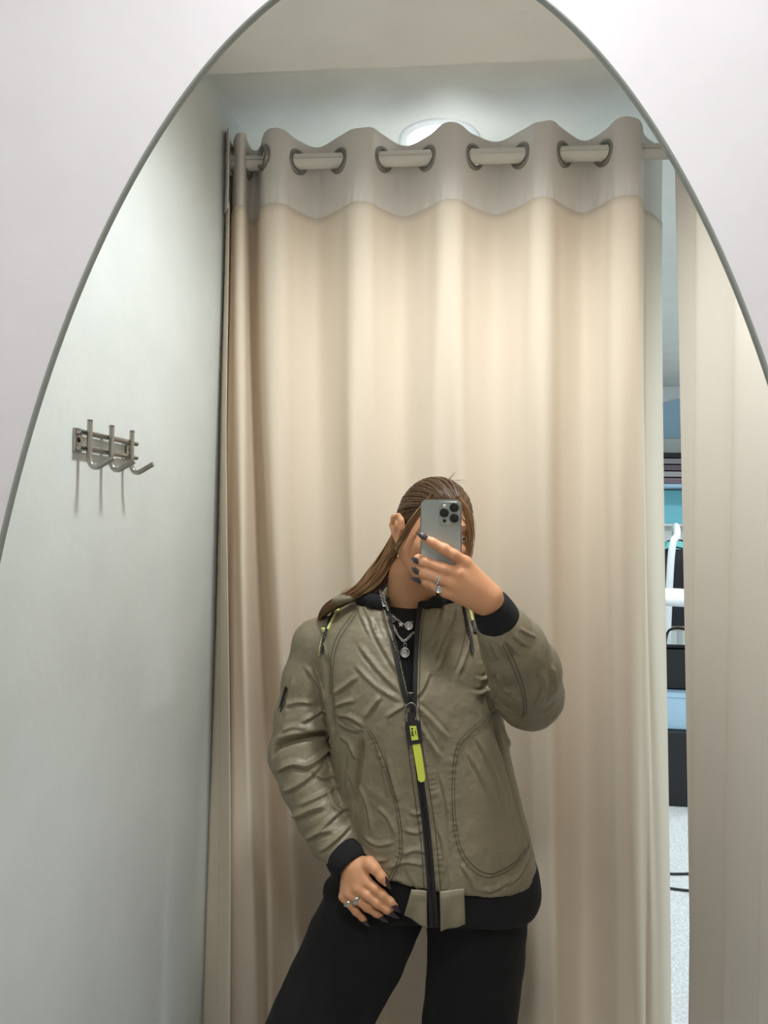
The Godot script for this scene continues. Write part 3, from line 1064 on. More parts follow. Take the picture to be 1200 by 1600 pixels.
	crumple(g, [], 0.0004, Vector3(46, 34, 46), 12)
	for p in g.v:
		var key := Vector2i(int(floor(p.x / 0.004)), int(floor(p.y / 0.004)))
		if p.z > outer.get(key, -9.0):
			outer[key] = p.z
	# the open front above the slider
	var open := PackedVector2Array([Vector2(-0.1386, 1.3837), Vector2(-0.1336, 1.3579), Vector2(-0.1211, 1.3274), Vector2(-0.106, 1.2848), Vector2(-0.0927, 1.2357), Vector2(-0.0827, 1.1987), Vector2(-0.0742, 1.1709), Vector2(-0.0679, 1.1712), Vector2(-0.0677, 1.2185), Vector2(-0.0683, 1.2797), Vector2(-0.0661, 1.3292), Vector2(-0.0634, 1.36), Vector2(-0.0615, 1.3859)])
	var throat := PackedVector2Array([Vector2(-0.1409, 1.3532), Vector2(-0.0622, 1.3556), Vector2(-0.0173, 1.3591), Vector2(-0.0048, 1.4406), Vector2(-0.2023, 1.4357), Vector2(-0.1865, 1.354)])
	var kept := PackedInt32Array()
	for t in range(0, g.i.size(), 3):
		var c: Vector3 = (g.v[g.i[t]] + g.v[g.i[t + 1]] + g.v[g.i[t + 2]]) / 3.0
		var c2 := Vector2(c.x, c.y)
		if c.z > -1.555 and Geometry2D.is_point_in_polygon(c2, open):
			continue
		if Geometry2D.is_point_in_polygon(c2, throat) and c.z > -1.66 and c.z < -1.49 and c.y > 1.352:
			continue
		kept.append_array([g.i[t], g.i[t + 1], g.i[t + 2]])
	g.i = kept
	shell = surface(g, "jacket", M.nylon, who, who)
	shell.set_meta("label", "olive nylon bomber jacket, zipped halfway")

var shell: MeshInstance3D
var outer := {}

# as laid(), but on the folded cloth
func sewn_path(pts: Array, off: float, per := 6) -> Array:
	var out := []
	for p in laid(jacket, pts, 0.0, per):
		var z := -9.0
		for dx in [-1, 0, 1]:
			for dy in [-1, 0, 1]:
				z = maxf(z, outer.get(Vector2i(int(floor(p.x / 0.004)) + dx, int(floor(p.y / 0.004)) + dy), -9.0))
		if absf(z - p.z) < 0.02:
			p.z = z
		out.append(p + Vector3(0, 0, off))
	return out

func jacket_folds() -> Array:
	var f := []
	# pleats: from the slider up across the chest, the bust, the body below
	for l in [[Vector3(-0.1397, 1.3473, -1.435), Vector3(-0.1234, 1.3101, -1.435), Vector3(-0.1017, 1.259, -1.435)], [Vector3(-0.1648, 1.3212, -1.43), Vector3(-0.1327, 1.2744, -1.43), Vector3(-0.0981, 1.2253, -1.43)], [Vector3(-0.1869, 1.2799, -1.425), Vector3(-0.1418, 1.2324, -1.425), Vector3(-0.0945, 1.1906, -1.425)], [Vector3(-0.1914, 1.2383, -1.425), Vector3(-0.1438, 1.1988, -1.425), Vector3(-0.0916, 1.1727, -1.425)], [Vector3(-0.1229, 1.1402, -1.435), Vector3(-0.0998, 1.1568, -1.435), Vector3(-0.0767, 1.1694, -1.435)],
			[Vector3(0.0019, 1.1051, -1.425), Vector3(-0.0346, 1.1444, -1.425), Vector3(-0.0632, 1.1688, -1.425)], [Vector3(-0.0102, 1.0645, -1.43), Vector3(-0.0444, 1.1142, -1.43), Vector3(-0.0631, 1.1494, -1.43)], [Vector3(-0.0662, 1.1802, -1.43), Vector3(-0.0486, 1.2015, -1.43), Vector3(-0.0389, 1.2302, -1.43)], [Vector3(0.0205, 1.3465, -1.44), Vector3(0.0009, 1.2942, -1.44), Vector3(-0.0212, 1.2339, -1.44)], [Vector3(-0.0106, 1.3577, -1.445), Vector3(-0.0201, 1.312, -1.445), Vector3(-0.0401, 1.271, -1.445)], [Vector3(0.0468, 1.3182, -1.445), Vector3(0.0362, 1.2687, -1.445), Vector3(0.0177, 1.2214, -1.445)], [Vector3(0.0922, 1.1972, -1.44), Vector3(0.0669, 1.1859, -1.44), Vector3(0.0438, 1.1926, -1.44)], [Vector3(0.0892, 1.2202, -1.44), Vector3(0.0716, 1.2118, -1.44), Vector3(0.0562, 1.2163, -1.44)]]:
		f.append([l, 0.0056, 0.007, 1])
	for l in [[Vector3(-0.2362, 1.1705, -1.45), Vector3(-0.2126, 1.1899, -1.45), Vector3(-0.1838, 1.2148, -1.45)], [Vector3(-0.2331, 1.1468, -1.45), Vector3(-0.212, 1.1583, -1.45), Vector3(-0.1882, 1.1672, -1.45)], [Vector3(-0.1678, 1.1315, -1.44), Vector3(-0.1524, 1.1557, -1.44), Vector3(-0.1345, 1.1799, -1.44)], [Vector3(-0.2272, 1.1154, -1.45), Vector3(-0.2017, 1.1087, -1.45), Vector3(-0.1738, 1.1073, -1.45)], [Vector3(-0.2213, 1.0866, -1.45), Vector3(-0.1945, 1.0748, -1.45), Vector3(-0.1779, 1.0413, -1.45)], [Vector3(-0.2274, 1.1286, -1.45), Vector3(-0.1982, 1.1325, -1.45), Vector3(-0.1661, 1.1182, -1.45)]]:
		f.append([l, 0.0072, 0.0075, 1])
	for l in [[Vector3(-0.1202, 1.0675, -1.42), Vector3(-0.109, 1.018, -1.42), Vector3(-0.0953, 0.9739, -1.42)], [Vector3(-0.1437, 1.0804, -1.42), Vector3(-0.1248, 1.0364, -1.42), Vector3(-0.116, 0.9791, -1.42)], [Vector3(-0.0808, 0.9202, -1.41), Vector3(-0.0579, 0.9165, -1.41), Vector3(-0.0377, 0.9253, -1.41)], [Vector3(-0.085, 0.8716, -1.41), Vector3(-0.0598, 0.8834, -1.41), Vector3(-0.0344, 0.8799, -1.41)], [Vector3(-0.1096, 0.842, -1.405), Vector3(-0.0768, 0.8593, -1.405), Vector3(-0.0388, 0.8567, -1.405)], [Vector3(-0.0795, 0.8491, -1.41), Vector3(-0.056, 0.8176, -1.41), Vector3(-0.053, 0.7899, -1.41)], [Vector3(-0.1247, 0.8079, -1.41), Vector3(-0.0969, 0.8225, -1.41), Vector3(-0.0661, 0.8144, -1.41)], [Vector3(-0.0713, 0.9564, -1.41), Vector3(-0.056, 0.9522, -1.41), Vector3(-0.0409, 0.9632, -1.41)],
			[Vector3(0.0039, 0.8621, -1.41), Vector3(0.0146, 0.8261, -1.41), Vector3(0.0101, 0.7942, -1.41)], [Vector3(-0.1811, 1, -1.42), Vector3(-0.1595, 0.9574, -1.42), Vector3(-0.1481, 0.9014, -1.42)], [Vector3(-0.1661, 0.89, -1.42), Vector3(-0.1348, 0.8817, -1.42), Vector3(-0.1015, 0.894, -1.42)], [Vector3(-0.1734, 0.8664, -1.42), Vector3(-0.142, 0.8504, -1.42), Vector3(-0.1137, 0.8573, -1.42)], [Vector3(0.0315, 0.8639, -1.41), Vector3(0.0521, 0.8324, -1.41), Vector3(0.0601, 0.8052, -1.41)], [Vector3(0.0657, 0.8154, -1.43), Vector3(0.0961, 0.8124, -1.43), Vector3(0.1361, 0.8278, -1.43)], [Vector3(0.1202, 0.8139, -1.45), Vector3(0.1505, 0.8288, -1.45), Vector3(0.178, 0.8512, -1.45)], [Vector3(0.0408, 1.0766, -1.44), Vector3(0.0778, 1.0077, -1.44), Vector3(0.1019, 0.9449, -1.44)], [Vector3(-0.0123, 1.0387, -1.43), Vector3(0.0045, 0.9626, -1.43), Vector3(0.0111, 0.8797, -1.43)], [Vector3(0.0553, 1.1061, -1.43), Vector3(0.0946, 1.0315, -1.43), Vector3(0.1264, 0.9442, -1.43)],
			[Vector3(-0.0151, 0.9318, -1.41), Vector3(-0.0015, 0.882, -1.41), Vector3(-0.0056, 0.8286, -1.41)], [Vector3(-0.2025, 1.0324, -1.42), Vector3(-0.1859, 0.9816, -1.42), Vector3(-0.1796, 0.9175, -1.42)], [Vector3(-0.1362, 0.9561, -1.42), Vector3(-0.1153, 0.9394, -1.42), Vector3(-0.0993, 0.9095, -1.42)]]:
		f.append([l, 0.0046, 0.0065, 1])
	# armpit and the gap beside the hanging sleeve
	f.append([[Vector3(-0.2585, 1.2498, -1.5), Vector3(-0.2492, 1.1954, -1.5), Vector3(-0.2426, 1.1383, -1.5), Vector3(-0.2401, 1.077, -1.5)], -0.014, 0.009])
	# pocket mouths
	f.append([[Vector3(0.0914, 1.1352, -1.45), Vector3(0.1077, 1.083, -1.45), Vector3(0.1293, 1.0132, -1.45), Vector3(0.1524, 0.9307, -1.45), Vector3(0.1728, 0.8586, -1.45)], -0.010, 0.0055])
	f.append([[Vector3(0.1028, 1.1409, -1.45), Vector3(0.1217, 1.0837, -1.45), Vector3(0.1433, 1.0139, -1.45), Vector3(0.165, 0.9379, -1.45), Vector3(0.1786, 0.8847, -1.45)], 0.007, 0.009])
	f.append([[Vector3(-0.1711, 1.0953, -1.43), Vector3(-0.1755, 1.0497, -1.43), Vector3(-0.1811, 0.9975, -1.43), Vector3(-0.1853, 0.944, -1.43)], -0.010, 0.0055])
	f.append([[Vector3(-0.1881, 1.0878, -1.46), Vector3(-0.1951, 1.0317, -1.46), Vector3(-0.2004, 0.9585, -1.46)], 0.005, 0.009])
	# hanging sleeve
	f.append([[Vector3(-0.3795, 1.0121, -1.505), Vector3(-0.3631, 1.0406, -1.505), Vector3(-0.3325, 1.0559, -1.505), Vector3(-0.2907, 1.0634, -1.505), Vector3(-0.2489, 1.0585, -1.505)], -0.016, 0.0065])
	f.append([[Vector3(-0.3716, 1.0402, -1.505), Vector3(-0.3467, 1.0635, -1.505), Vector3(-0.3161, 1.0746, -1.505), Vector3(-0.2826, 1.0789, -1.505), Vector3(-0.2547, 1.0734, -1.505)], 0.009, 0.010])
	var sleeve := [[[Vector3(-0.364, 0.988, -1.49), Vector3(-0.3283, 1.0104, -1.49), Vector3(-0.2922, 1.0081, -1.49), Vector3(-0.2567, 1.0263, -1.49)], 0.0115, 0.009], [[Vector3(-0.3482, 0.9498, -1.485), Vector3(-0.3126, 0.9722, -1.485), Vector3(-0.2854, 0.9913, -1.485), Vector3(-0.2638, 1.0141, -1.485)], 0.0075, 0.008], [[Vector3(-0.307, 0.9344, -1.475), Vector3(-0.2636, 0.9557, -1.475), Vector3(-0.2204, 0.9715, -1.475)], 0.006, 0.007], [[Vector3(-0.3222, 0.9022, -1.46), Vector3(-0.2793, 0.9314, -1.46), Vector3(-0.2471, 0.9412, -1.46)], 0.0095, 0.0095],
		[[Vector3(-0.2578, 0.8944, -1.45), Vector3(-0.2316, 0.9198, -1.45), Vector3(-0.1999, 0.9375, -1.45)], 0.006, 0.007], [[Vector3(-0.2895, 0.866, -1.45), Vector3(-0.2578, 0.8918, -1.45), Vector3(-0.2285, 0.8988, -1.45)], 0.0085, 0.008], [[Vector3(-0.2579, 0.8542, -1.44), Vector3(-0.2291, 0.877, -1.44), Vector3(-0.19, 0.9082, -1.44)], 0.006, 0.007], [[Vector3(-0.2874, 1.0038, -1.48), Vector3(-0.2597, 0.9864, -1.48), Vector3(-0.2297, 0.988, -1.48)], 0.006, 0.0065], [[Vector3(-0.2449, 0.968, -1.46), Vector3(-0.2337, 0.942, -1.46), Vector3(-0.2118, 0.9247, -1.46)], 0.005, 0.006]]
	for l in sleeve:
		f.append([l[0], l[1], l[2], 1])
	for l in [[Vector3(-0.3192, 1.0923, -1.505), Vector3(-0.286, 1.1076, -1.505), Vector3(-0.2557, 1.1254, -1.505)], [Vector3(-0.3565, 1.0725, -1.51), Vector3(-0.3286, 1.0849, -1.51), Vector3(-0.3005, 1.0834, -1.51)], [Vector3(-0.3124, 1.2144, -1.515), Vector3(-0.2808, 1.1769, -1.515), Vector3(-0.2548, 1.131, -1.515)], [Vector3(-0.2898, 1.2097, -1.515), Vector3(-0.2668, 1.1747, -1.515), Vector3(-0.2493, 1.1395, -1.515)], [Vector3(-0.349, 1.1255, -1.51), Vector3(-0.3183, 1.1351, -1.51), Vector3(-0.2846, 1.131, -1.51)], [Vector3(-0.3344, 1.1858, -1.515), Vector3(-0.3449, 1.1437, -1.515), Vector3(-0.3526, 1.1017, -1.515)]]:
		f.append([l, 0.0058, 0.0075, 1])
	# raised sleeve: gathers under the cuff, creases at the bend
	for l in [[Vector3(0.0644, 1.3213, -1.3), Vector3(0.0716, 1.3006, -1.3), Vector3(0.0777, 1.2823, -1.3)], [Vector3(0.0765, 1.3189, -1.29), Vector3(0.0837, 1.3007, -1.29), Vector3(0.0884, 1.2894, -1.29)], [Vector3(0.0901, 1.3217, -1.29), Vector3(0.0996, 1.3013, -1.29), Vector3(0.1043, 1.29, -1.29)], [Vector3(0.1013, 1.3289, -1.29), Vector3(0.1153, 1.3088, -1.29), Vector3(0.1268, 1.2977, -1.29)], [Vector3(0.1125, 1.3385, -1.29), Vector3(0.1286, 1.323, -1.29), Vector3(0.1446, 1.3144, -1.29)], [Vector3(0.1223, 1.3487, -1.3), Vector3(0.143, 1.3356, -1.3), Vector3(0.1568, 1.3291, -1.3)]]:
		f.append([l, 0.0042, 0.0046, 1])
	for l in [[Vector3(0.0777, 1.2043, -1.36), Vector3(0.1021, 1.1811, -1.36), Vector3(0.1335, 1.1656, -1.36)], [Vector3(0.0885, 1.1729, -1.37), Vector3(0.1177, 1.1571, -1.37), Vector3(0.1418, 1.1534, -1.37)], [Vector3(0.1661, 1.2653, -1.33), Vector3(0.1784, 1.2281, -1.33), Vector3(0.1697, 1.1947, -1.33)], [Vector3(0.1906, 1.2712, -1.34), Vector3(0.1982, 1.2359, -1.34), Vector3(0.1917, 1.2096, -1.34)], [Vector3(0.0727, 1.2616, -1.33), Vector3(0.0874, 1.2278, -1.33), Vector3(0.109, 1.2015, -1.33)], [Vector3(0.0748, 1.2018, -1.45), Vector3(0.0881, 1.1713, -1.45), Vector3(0.0937, 1.1457, -1.45)], [Vector3(0.0892, 1.2575, -1.33), Vector3(0.099, 1.2342, -1.33), Vector3(0.1134, 1.2159, -1.33)]]:
		f.append([l, 0.0068, 0.0075, 1])
	# shoulder
	for l in [[Vector3(-0.1997, 1.3512, -1.47), Vector3(-0.1748, 1.316, -1.47), Vector3(-0.1583, 1.2912, -1.47)], [Vector3(-0.2775, 1.3011, -1.5), Vector3(-0.26, 1.2538, -1.5), Vector3(-0.2536, 1.2089, -1.5)], [Vector3(-0.182, 1.3478, -1.48), Vector3(-0.1627, 1.3242, -1.48), Vector3(-0.1488, 1.3019, -1.48)]]:
		f.append([l, 0.004, 0.006, 1])
	# gathered seams: zip placket, pocket curves, hem
	f.append([[Vector3(-0.0826, 1.1567, -1.41), Vector3(-0.0627, 1.0432, -1.41), Vector3(-0.0505, 0.9296, -1.41), Vector3(-0.038, 0.8036, -1.41)], 0.0011, 0.008, 2, 190.0])
	f.append([[Vector3(-0.0521, 1.158, -1.41), Vector3(-0.0323, 1.0448, -1.41), Vector3(-0.0176, 0.9316, -1.41), Vector3(-0.0052, 0.8058, -1.41)], 0.0007, 0.008, 2, 170.0])
	f.append([[Vector3(-0.1517, 1.0968, -1.42), Vector3(-0.1222, 1.0365, -1.42), Vector3(-0.0977, 0.9673, -1.42), Vector3(-0.089, 0.9101, -1.42), Vector3(-0.0908, 0.8716, -1.42), Vector3(-0.1131, 0.824, -1.42)], 0.001, 0.007, 2, 150.0])
	f.append([[Vector3(0.0225, 1.0943, -1.43), Vector3(0.0132, 1.04, -1.43), Vector3(0.0147, 0.9632, -1.43), Vector3(0.0235, 0.8997, -1.43), Vector3(0.0497, 0.8566, -1.43), Vector3(0.0956, 0.8378, -1.43), Vector3(0.1705, 0.8631, -1.43)], 0.0008, 0.008, 2, 200.0])
	f.append([[Vector3(0.0076, 0.7938, -1.42), Vector3(0.058, 0.8023, -1.42), Vector3(0.1079, 0.8184, -1.42), Vector3(0.1771, 0.8482, -1.42)], 0.0016, 0.010, 2, 120.0])
	f.append([[Vector3(-0.1643, 0.7948, -1.42), Vector3(-0.1203, 0.7927, -1.42), Vector3(-0.056, 0.7868, -1.42)], 0.0016, 0.010, 2, 70.0])
	# every line is laid onto the cloth
	for q in f:
		q[0] = laid(jacket, q[0], 0.0, 5)
	return f

func build_body() -> void:
	var f := Field.new()
	var h := func(x, y, z) -> Vector3: return on_head(Vector3(x, y, z))
	f.ball(h.call(0, 0.030, -0.012), Vector3(0.066, 0.083, 0.091), 0.03, head_turn)
	f.ball(h.call(0, -0.015, 0.028), Vector3(0.059, 0.073, 0.064), 0.03, head_turn)
	for s in [-1.0, 1.0]:
		f.ball(h.call(s * 0.034, -0.022, 0.058), Vector3(0.024, 0.023, 0.022), 0.03, head_turn)
		f.cone(h.call(s * 0.052, -0.04, 0.0), 0.02, h.call(s * 0.02, -0.086, 0.064), 0.016, 0.035)
	f.ball(h.call(0, -0.088, 0.073), Vector3(0.017, 0.014, 0.014), 0.025, head_turn)
	f.cone(h.call(-0.034, 0.026, 0.076), 0.010, h.call(0.034, 0.026, 0.076), 0.010, 0.02)
	f.cone(h.call(0, 0.018, 0.088), 0.007, h.call(0, -0.022, 0.107), 0.0095, 0.014)
	for s in [-1.0, 1.0]:
		f.ball(h.call(s * 0.010, -0.027, 0.097), Vector3(0.008, 0.007, 0.009), 0.008, head_turn)
		f.ball(h.call(s * 0.031, 0.007, 0.096), Vector3(0.018, 0.012, 0.016), 0.016, head_turn, 1)
	f.cone(h.call(-0.019, -0.058, 0.082), 0.005, h.call(0.019, -0.058, 0.082), 0.005, 0.010)
	f.ball(h.call(0, -0.056, 0.089), Vector3(0.014, 0.005, 0.006), 0.008, head_turn)
	f.ball(h.call(0, -0.067, 0.087), Vector3(0.014, 0.006, 0.007), 0.006, head_turn)
	# ears: helix, bowl and lobe
	for s in [-1.0, 1.0]:
		var e := func(y: float, z: float, out: float) -> Vector3: return h.call(s * (0.0655 + out * 1.35), y * 1.06 + 0.001, z + 0.003)
		f.chain([[e.call(0.004, 0.008, 0.004), 0.004], [e.call(0.020, 0.004, 0.008), 0.0042], [e.call(0.029, -0.010, 0.013), 0.0045], [e.call(0.025, -0.024, 0.018), 0.0045], [e.call(0.008, -0.028, 0.018), 0.0043], [e.call(-0.010, -0.021, 0.013), 0.0045], [e.call(-0.024, -0.008, 0.007), 0.006], [e.call(-0.026, 0.0, 0.004), 0.0055]], 0.004)
		f.chain([[e.call(0.014, -0.016, 0.011), 0.0035], [e.call(0.0, -0.018, 0.011), 0.0035], [e.call(-0.012, -0.008, 0.008), 0.0035]], 0.004)
		for q in [e.call(0.022, -0.006, 0.010), e.call(0.022, -0.022, 0.015), e.call(0.004, -0.025, 0.015), e.call(-0.012, -0.016, 0.010)]:
			f.cone(e.call(0.004, -0.006, 0.004), 0.006, q, 0.003, 0.004)
		f.ball(e.call(0.013, -0.012, 0.0095), Vector3(0.004, 0.016, 0.013), 0.005, head_turn * Basis(Vector3.UP, s * 0.4))
		f.ball(e.call(0.009, -0.016, 0.0125), Vector3(0.004, 0.014, 0.011), 0.004, head_turn * Basis(Vector3.UP, s * 0.5))
		f.ball(e.call(0.003, -0.009, 0.0065), Vector3(0.0045, 0.025, 0.0175), 0.006, head_turn * Basis(Vector3.UP, s * 0.35))
	# neck and what the clothes cover
	f.cone(Vector3(-0.0805, 1.4119, -1.545), 0.053, Vector3(-0.0925, 1.2664, -1.578), 0.058, 0.03)
	var head_prims := f.kind.size()
	f.cone(Vector3(-0.1463, 1.2823, -1.6), 0.05, Vector3(-0.2754, 1.2288, -1.59), 0.036, 0.03)
	f.cone(Vector3(-0.0308, 1.2862, -1.6), 0.05, Vector3(0.0859, 1.2634, -1.59), 0.036, 0.03)
	f.cone(Vector3(-0.0926, 1.2508, -1.585), 0.08, Vector3(-0.0605, 1.0145, -1.57), 0.085, 0.04)
	f.cone(Vector3(-0.0605, 1.0145, -1.57), 0.085, Vector3(-0.0342, 0.7528, -1.56), 0.095, 0.04)
	f.cone(Vector3(-0.2884, 1.2375, -1.58), 0.036, Vector3(-0.3286, 1.0117, -1.555), 0.032, 0.02)
	f.cone(Vector3(-0.3286, 1.0117, -1.555), 0.032, Vector3(-0.2037, 0.8361, -1.452), 0.026, 0.02)
	f.cone(Vector3(0.0963, 1.273, -1.578), 0.036, Vector3(0.1629, 1.1849, -1.46), 0.034, 0.02)
	f.cone(Vector3(0.1629, 1.1849, -1.46), 0.033, Vector3(0.0881, 1.3676, -1.29), 0.027, 0.02)
	f.chain([[Vector3(-0.1449, 0.6944, -1.55), 0.085], [Vector3(-0.2698, 0.4314, -1.53), 0.065], [Vector3(-0.4678, -0.0144, -1.5), 0.04]], 0.03)
	f.chain([[Vector3(0.0667, 0.7064, -1.555), 0.085], [Vector3(0.0616, 0.4456, -1.55), 0.065], [Vector3(0.0217, -0.0091, -1.55), 0.04]], 0.03)
	var g := nets(f, Vector3(-0.446, -0.0395, -1.5) - Vector3(0.08, -0.03, 0.14), Vector3(0.1308, 1.3081, -1.5) + Vector3(0.14, 0.03, 0.26), 0.016)
	# head and neck, finer
	var fh := Field.new()
	copy_prims(f, fh, 0, head_prims)
	fh.cone(Vector3(-0.1463, 1.2823, -1.6), 0.05, Vector3(-0.203, 1.2603, -1.59), 0.036, 0.03)
	fh.cone(Vector3(-0.0308, 1.2862, -1.6), 0.05, Vector3(0.0294, 1.2685, -1.59), 0.036, 0.03)
	var gh := nets(fh, head_at + Vector3(-0.14, -0.24, -0.16), head_at + Vector3(0.14, 0.16, 0.14), 0.0032)
	# raised hand
	var fr := Field.new()
	var tips := []
	fr.cone(Vector3(0.098, 1.3552, -1.298), 0.025, Vector3(0.0738, 1.3974, -1.268), 0.0215, 0.02)
	for q in [[Vector3(0.0707, 1.4122, -1.256), Vector3(0.0259, 1.465, -1.238), 0.0165, 0.0112], [Vector3(0.0684, 1.4059, -1.252), Vector3(0.0141, 1.4466, -1.23), 0.0165, 0.0112], [Vector3(0.0631, 1.3977, -1.254), Vector3(0.0034, 1.4297, -1.23), 0.0165, 0.0108], [Vector3(0.0569, 1.3898, -1.262), Vector3(-0.0062, 1.4132, -1.237), 0.0165, 0.0098]]:
		fr.cone(q[0], q[2], q[1], q[3], 0.016)
	fr.chain([[Vector3(0.0259, 1.465, -1.238), 0.0112], [Vector3(0.0058, 1.4786, -1.225), 0.0093], [Vector3(-0.0108, 1.4882, -1.2245), 0.0094], [Vector3(-0.0308, 1.4987, -1.2255), 0.0080], [Vector3(-0.0464, 1.5071, -1.2275), 0.0066]], 0.005)
	fr.chain([[Vector3(0.0141, 1.4466, -1.23), 0.0112], [Vector3(-0.0124, 1.4552, -1.2235), 0.0094], [Vector3(-0.0434, 1.4651, -1.2275), 0.0092], [Vector3(-0.055, 1.4686, -1.238), 0.0082], [Vector3(-0.0577, 1.4668, -1.247), 0.0066]], 0.005)
	fr.chain([[Vector3(0.0034, 1.4297, -1.23), 0.0108], [Vector3(-0.0164, 1.4363, -1.2245), 0.0088], [Vector3(-0.0431, 1.4452, -1.2285), 0.0086], [Vector3(-0.0536, 1.4486, -1.238), 0.0078], [Vector3(-0.0562, 1.4478, -1.247), 0.0062]], 0.005)
	fr.chain([[Vector3(-0.0062, 1.4132, -1.237), 0.0098], [Vector3(-0.0229, 1.4222, -1.232), 0.0080], [Vector3(-0.0397, 1.4303, -1.2345), 0.0076], [Vector3(-0.049, 1.4339, -1.241), 0.0066], [Vector3(-0.0525, 1.4334, -1.246), 0.0056]], 0.005)
	fr.chain([[Vector3(0.0639, 1.4075, -1.276), 0.0155], [Vector3(0.0421, 1.4362, -1.28), 0.0135], [Vector3(0.0154, 1.4592, -1.27), 0.0108], [Vector3(0.0003, 1.4798, -1.261), 0.0092], [Vector3(-0.0079, 1.4956, -1.2575), 0.0078]], 0.008)
	var gr := nets(fr, Vector3(-0.0729, 1.3307, -1.32) - Vector3(0.02, 0.02, 0.01), Vector3(0.1014, 1.5326, -1.2) + Vector3(0.03, 0.01, 0.0), 0.0026)
	# lowered hand, resting on the thigh
	var fl := Field.new()
	fl.cone(Vector3(-0.2042, 0.8412, -1.455), 0.024, Vector3(-0.1829, 0.8283, -1.428), 0.0205, 0.02)
	for q in [[Vector3(-0.17, 0.8367, -1.418), Vector3(-0.1565, 0.8154, -1.406), 0.0155, 0.0112], [Vector3(-0.1776, 0.8315, -1.417), Vector3(-0.1712, 0.8025, -1.402), 0.0155, 0.0112], [Vector3(-0.1856, 0.8218, -1.42), Vector3(-0.1867, 0.7884, -1.405), 0.0155, 0.0108], [Vector3(-0.194, 0.8135, -1.425), Vector3(-0.2005, 0.7773, -1.412), 0.0145, 0.0098]]:
		fl.cone(q[0], q[2], q[1], q[3], 0.014)
	fl.chain([[Vector3(-0.1565, 0.8154, -1.406), 0.0112], [Vector3(-0.1376, 0.8051, -1.399), 0.0092], [Vector3(-0.1221, 0.7935, -1.399), 0.0093], [Vector3(-0.1056, 0.7791, -1.402), 0.0079], [Vector3(-0.0968, 0.7692, -1.405), 0.0066]], 0.004)
	fl.chain([[Vector3(-0.1712, 0.8025, -1.402), 0.0112], [Vector3(-0.151, 0.7919, -1.396), 0.0092], [Vector3(-0.133, 0.7792, -1.396), 0.0093], [Vector3(-0.1128, 0.7645, -1.4), 0.0079], [Vector3(-0.1041, 0.7566, -1.404), 0.0066]], 0.004)
	fl.chain([[Vector3(-0.1867, 0.7884, -1.405), 0.0108], [Vector3(-0.169, 0.7789, -1.399), 0.0087], [Vector3(-0.1522, 0.7674, -1.399), 0.0087], [Vector3(-0.1333, 0.7538, -1.403), 0.0073], [Vector3(-0.1245, 0.7476, -1.406), 0.0062]], 0.004)
	fl.chain([[Vector3(-0.2005, 0.7773, -1.412), 0.0098], [Vector3(-0.1875, 0.7685, -1.404), 0.0077], [Vector3(-0.1744, 0.7541, -1.404), 0.0076], [Vector3(-0.1618, 0.74, -1.408), 0.0064], [Vector3(-0.1569, 0.7335, -1.411), 0.0055]], 0.004)
	fl.chain([[Vector3(-0.1654, 0.8401, -1.422), 0.015], [Vector3(-0.1501, 0.8473, -1.412), 0.0125], [Vector3(-0.1377, 0.8414, -1.405), 0.0104], [Vector3(-0.1241, 0.8283, -1.4), 0.0090], [Vector3(-0.115, 0.8175, -1.4), 0.0074]], 0.007)
	var gl := nets(fl, Vector3(-0.2349, 0.6471, -1.5) - Vector3(0.01, 0, 0), Vector3(-0.0681, 0.9091, -1.37) + Vector3(0.02, 0.01, 0), 0.0026)
	g = join(join(join(g, gh), gr), gl)
	g.c = skin_colours(g.v)
	var body := surface(g, "body", M.skin, who, who)
	body.set_meta("label", "bare skin of face, neck and hands")
	# nails: root, tip, width, and the way the nail faces
	for q in [[Vector3(-0.0407, 1.5063, -1.2205), Vector3(-0.0585, 1.5147, -1.2225), 0.0108, Vector3(0.1, 0.2, 1)], [Vector3(-0.0539, 1.465, -1.2262), Vector3(-0.0676, 1.4714, -1.2325), 0.0108, Vector3(-0.45, 0.05, 1)], [Vector3(-0.0536, 1.4462, -1.2268), Vector3(-0.0673, 1.4547, -1.233), 0.0104, Vector3(-0.45, 0.05, 1)], [Vector3(-0.0486, 1.4302, -1.233), Vector3(-0.0685, 1.4368, -1.24), 0.0096, Vector3(-0.4, -0.1, 1)],
			[Vector3(-0.1013, 0.7758, -1.397), Vector3(-0.0837, 0.7591, -1.402), 0.0102, Vector3(0.3, 0.4, 1)], [Vector3(-0.1086, 0.762, -1.396), Vector3(-0.0873, 0.7475, -1.402), 0.0102, Vector3(0.3, 0.4, 1)], [Vector3(-0.1278, 0.7508, -1.4), Vector3(-0.109, 0.736, -1.406), 0.0096, Vector3(0.2, 0.4, 1)], [Vector3(-0.1613, 0.7385, -1.404), Vector3(-0.1462, 0.7227, -1.409), 0.0085, Vector3(0.2, 0.4, 1)], [Vector3(-0.1185, 0.8307, -1.3935), Vector3(-0.1045, 0.8041, -1.398), 0.0112, Vector3(0.2, 0.3, 1)]]:
		nail(q[0], q[1], q[2], q[3], body)
	# eyes, iris, brows
	for s in [-1.0, 1.0]:
		var st := begin()
		globe(st, h.call(s * 0.030, 0.006, 0.0700), Vector3.ONE * 0.0122, 20, 14)
		done(st, "eye", M.eye, body)
		st = begin()
		globe(st, h.call(s * 0.030, 0.006, 0.0778), Vector3(0.0055, 0.0055, 0.0045), 16, 10)
		done(st, "iris", M.iris, body)
		st = begin()
		tube(st, smooth_path([h.call(s * 0.014, 0.026, 0.088), h.call(s * 0.03, 0.032, 0.0845), h.call(s * 0.05, 0.027, 0.068)], 5), [0.0018, 0.0026, 0.001], 6, true, 0.6)
		var brow := done(st, "eyebrow", M.steel_dark, body)
		brow.material_override = plain(Color8(70, 50, 36), 0.8)

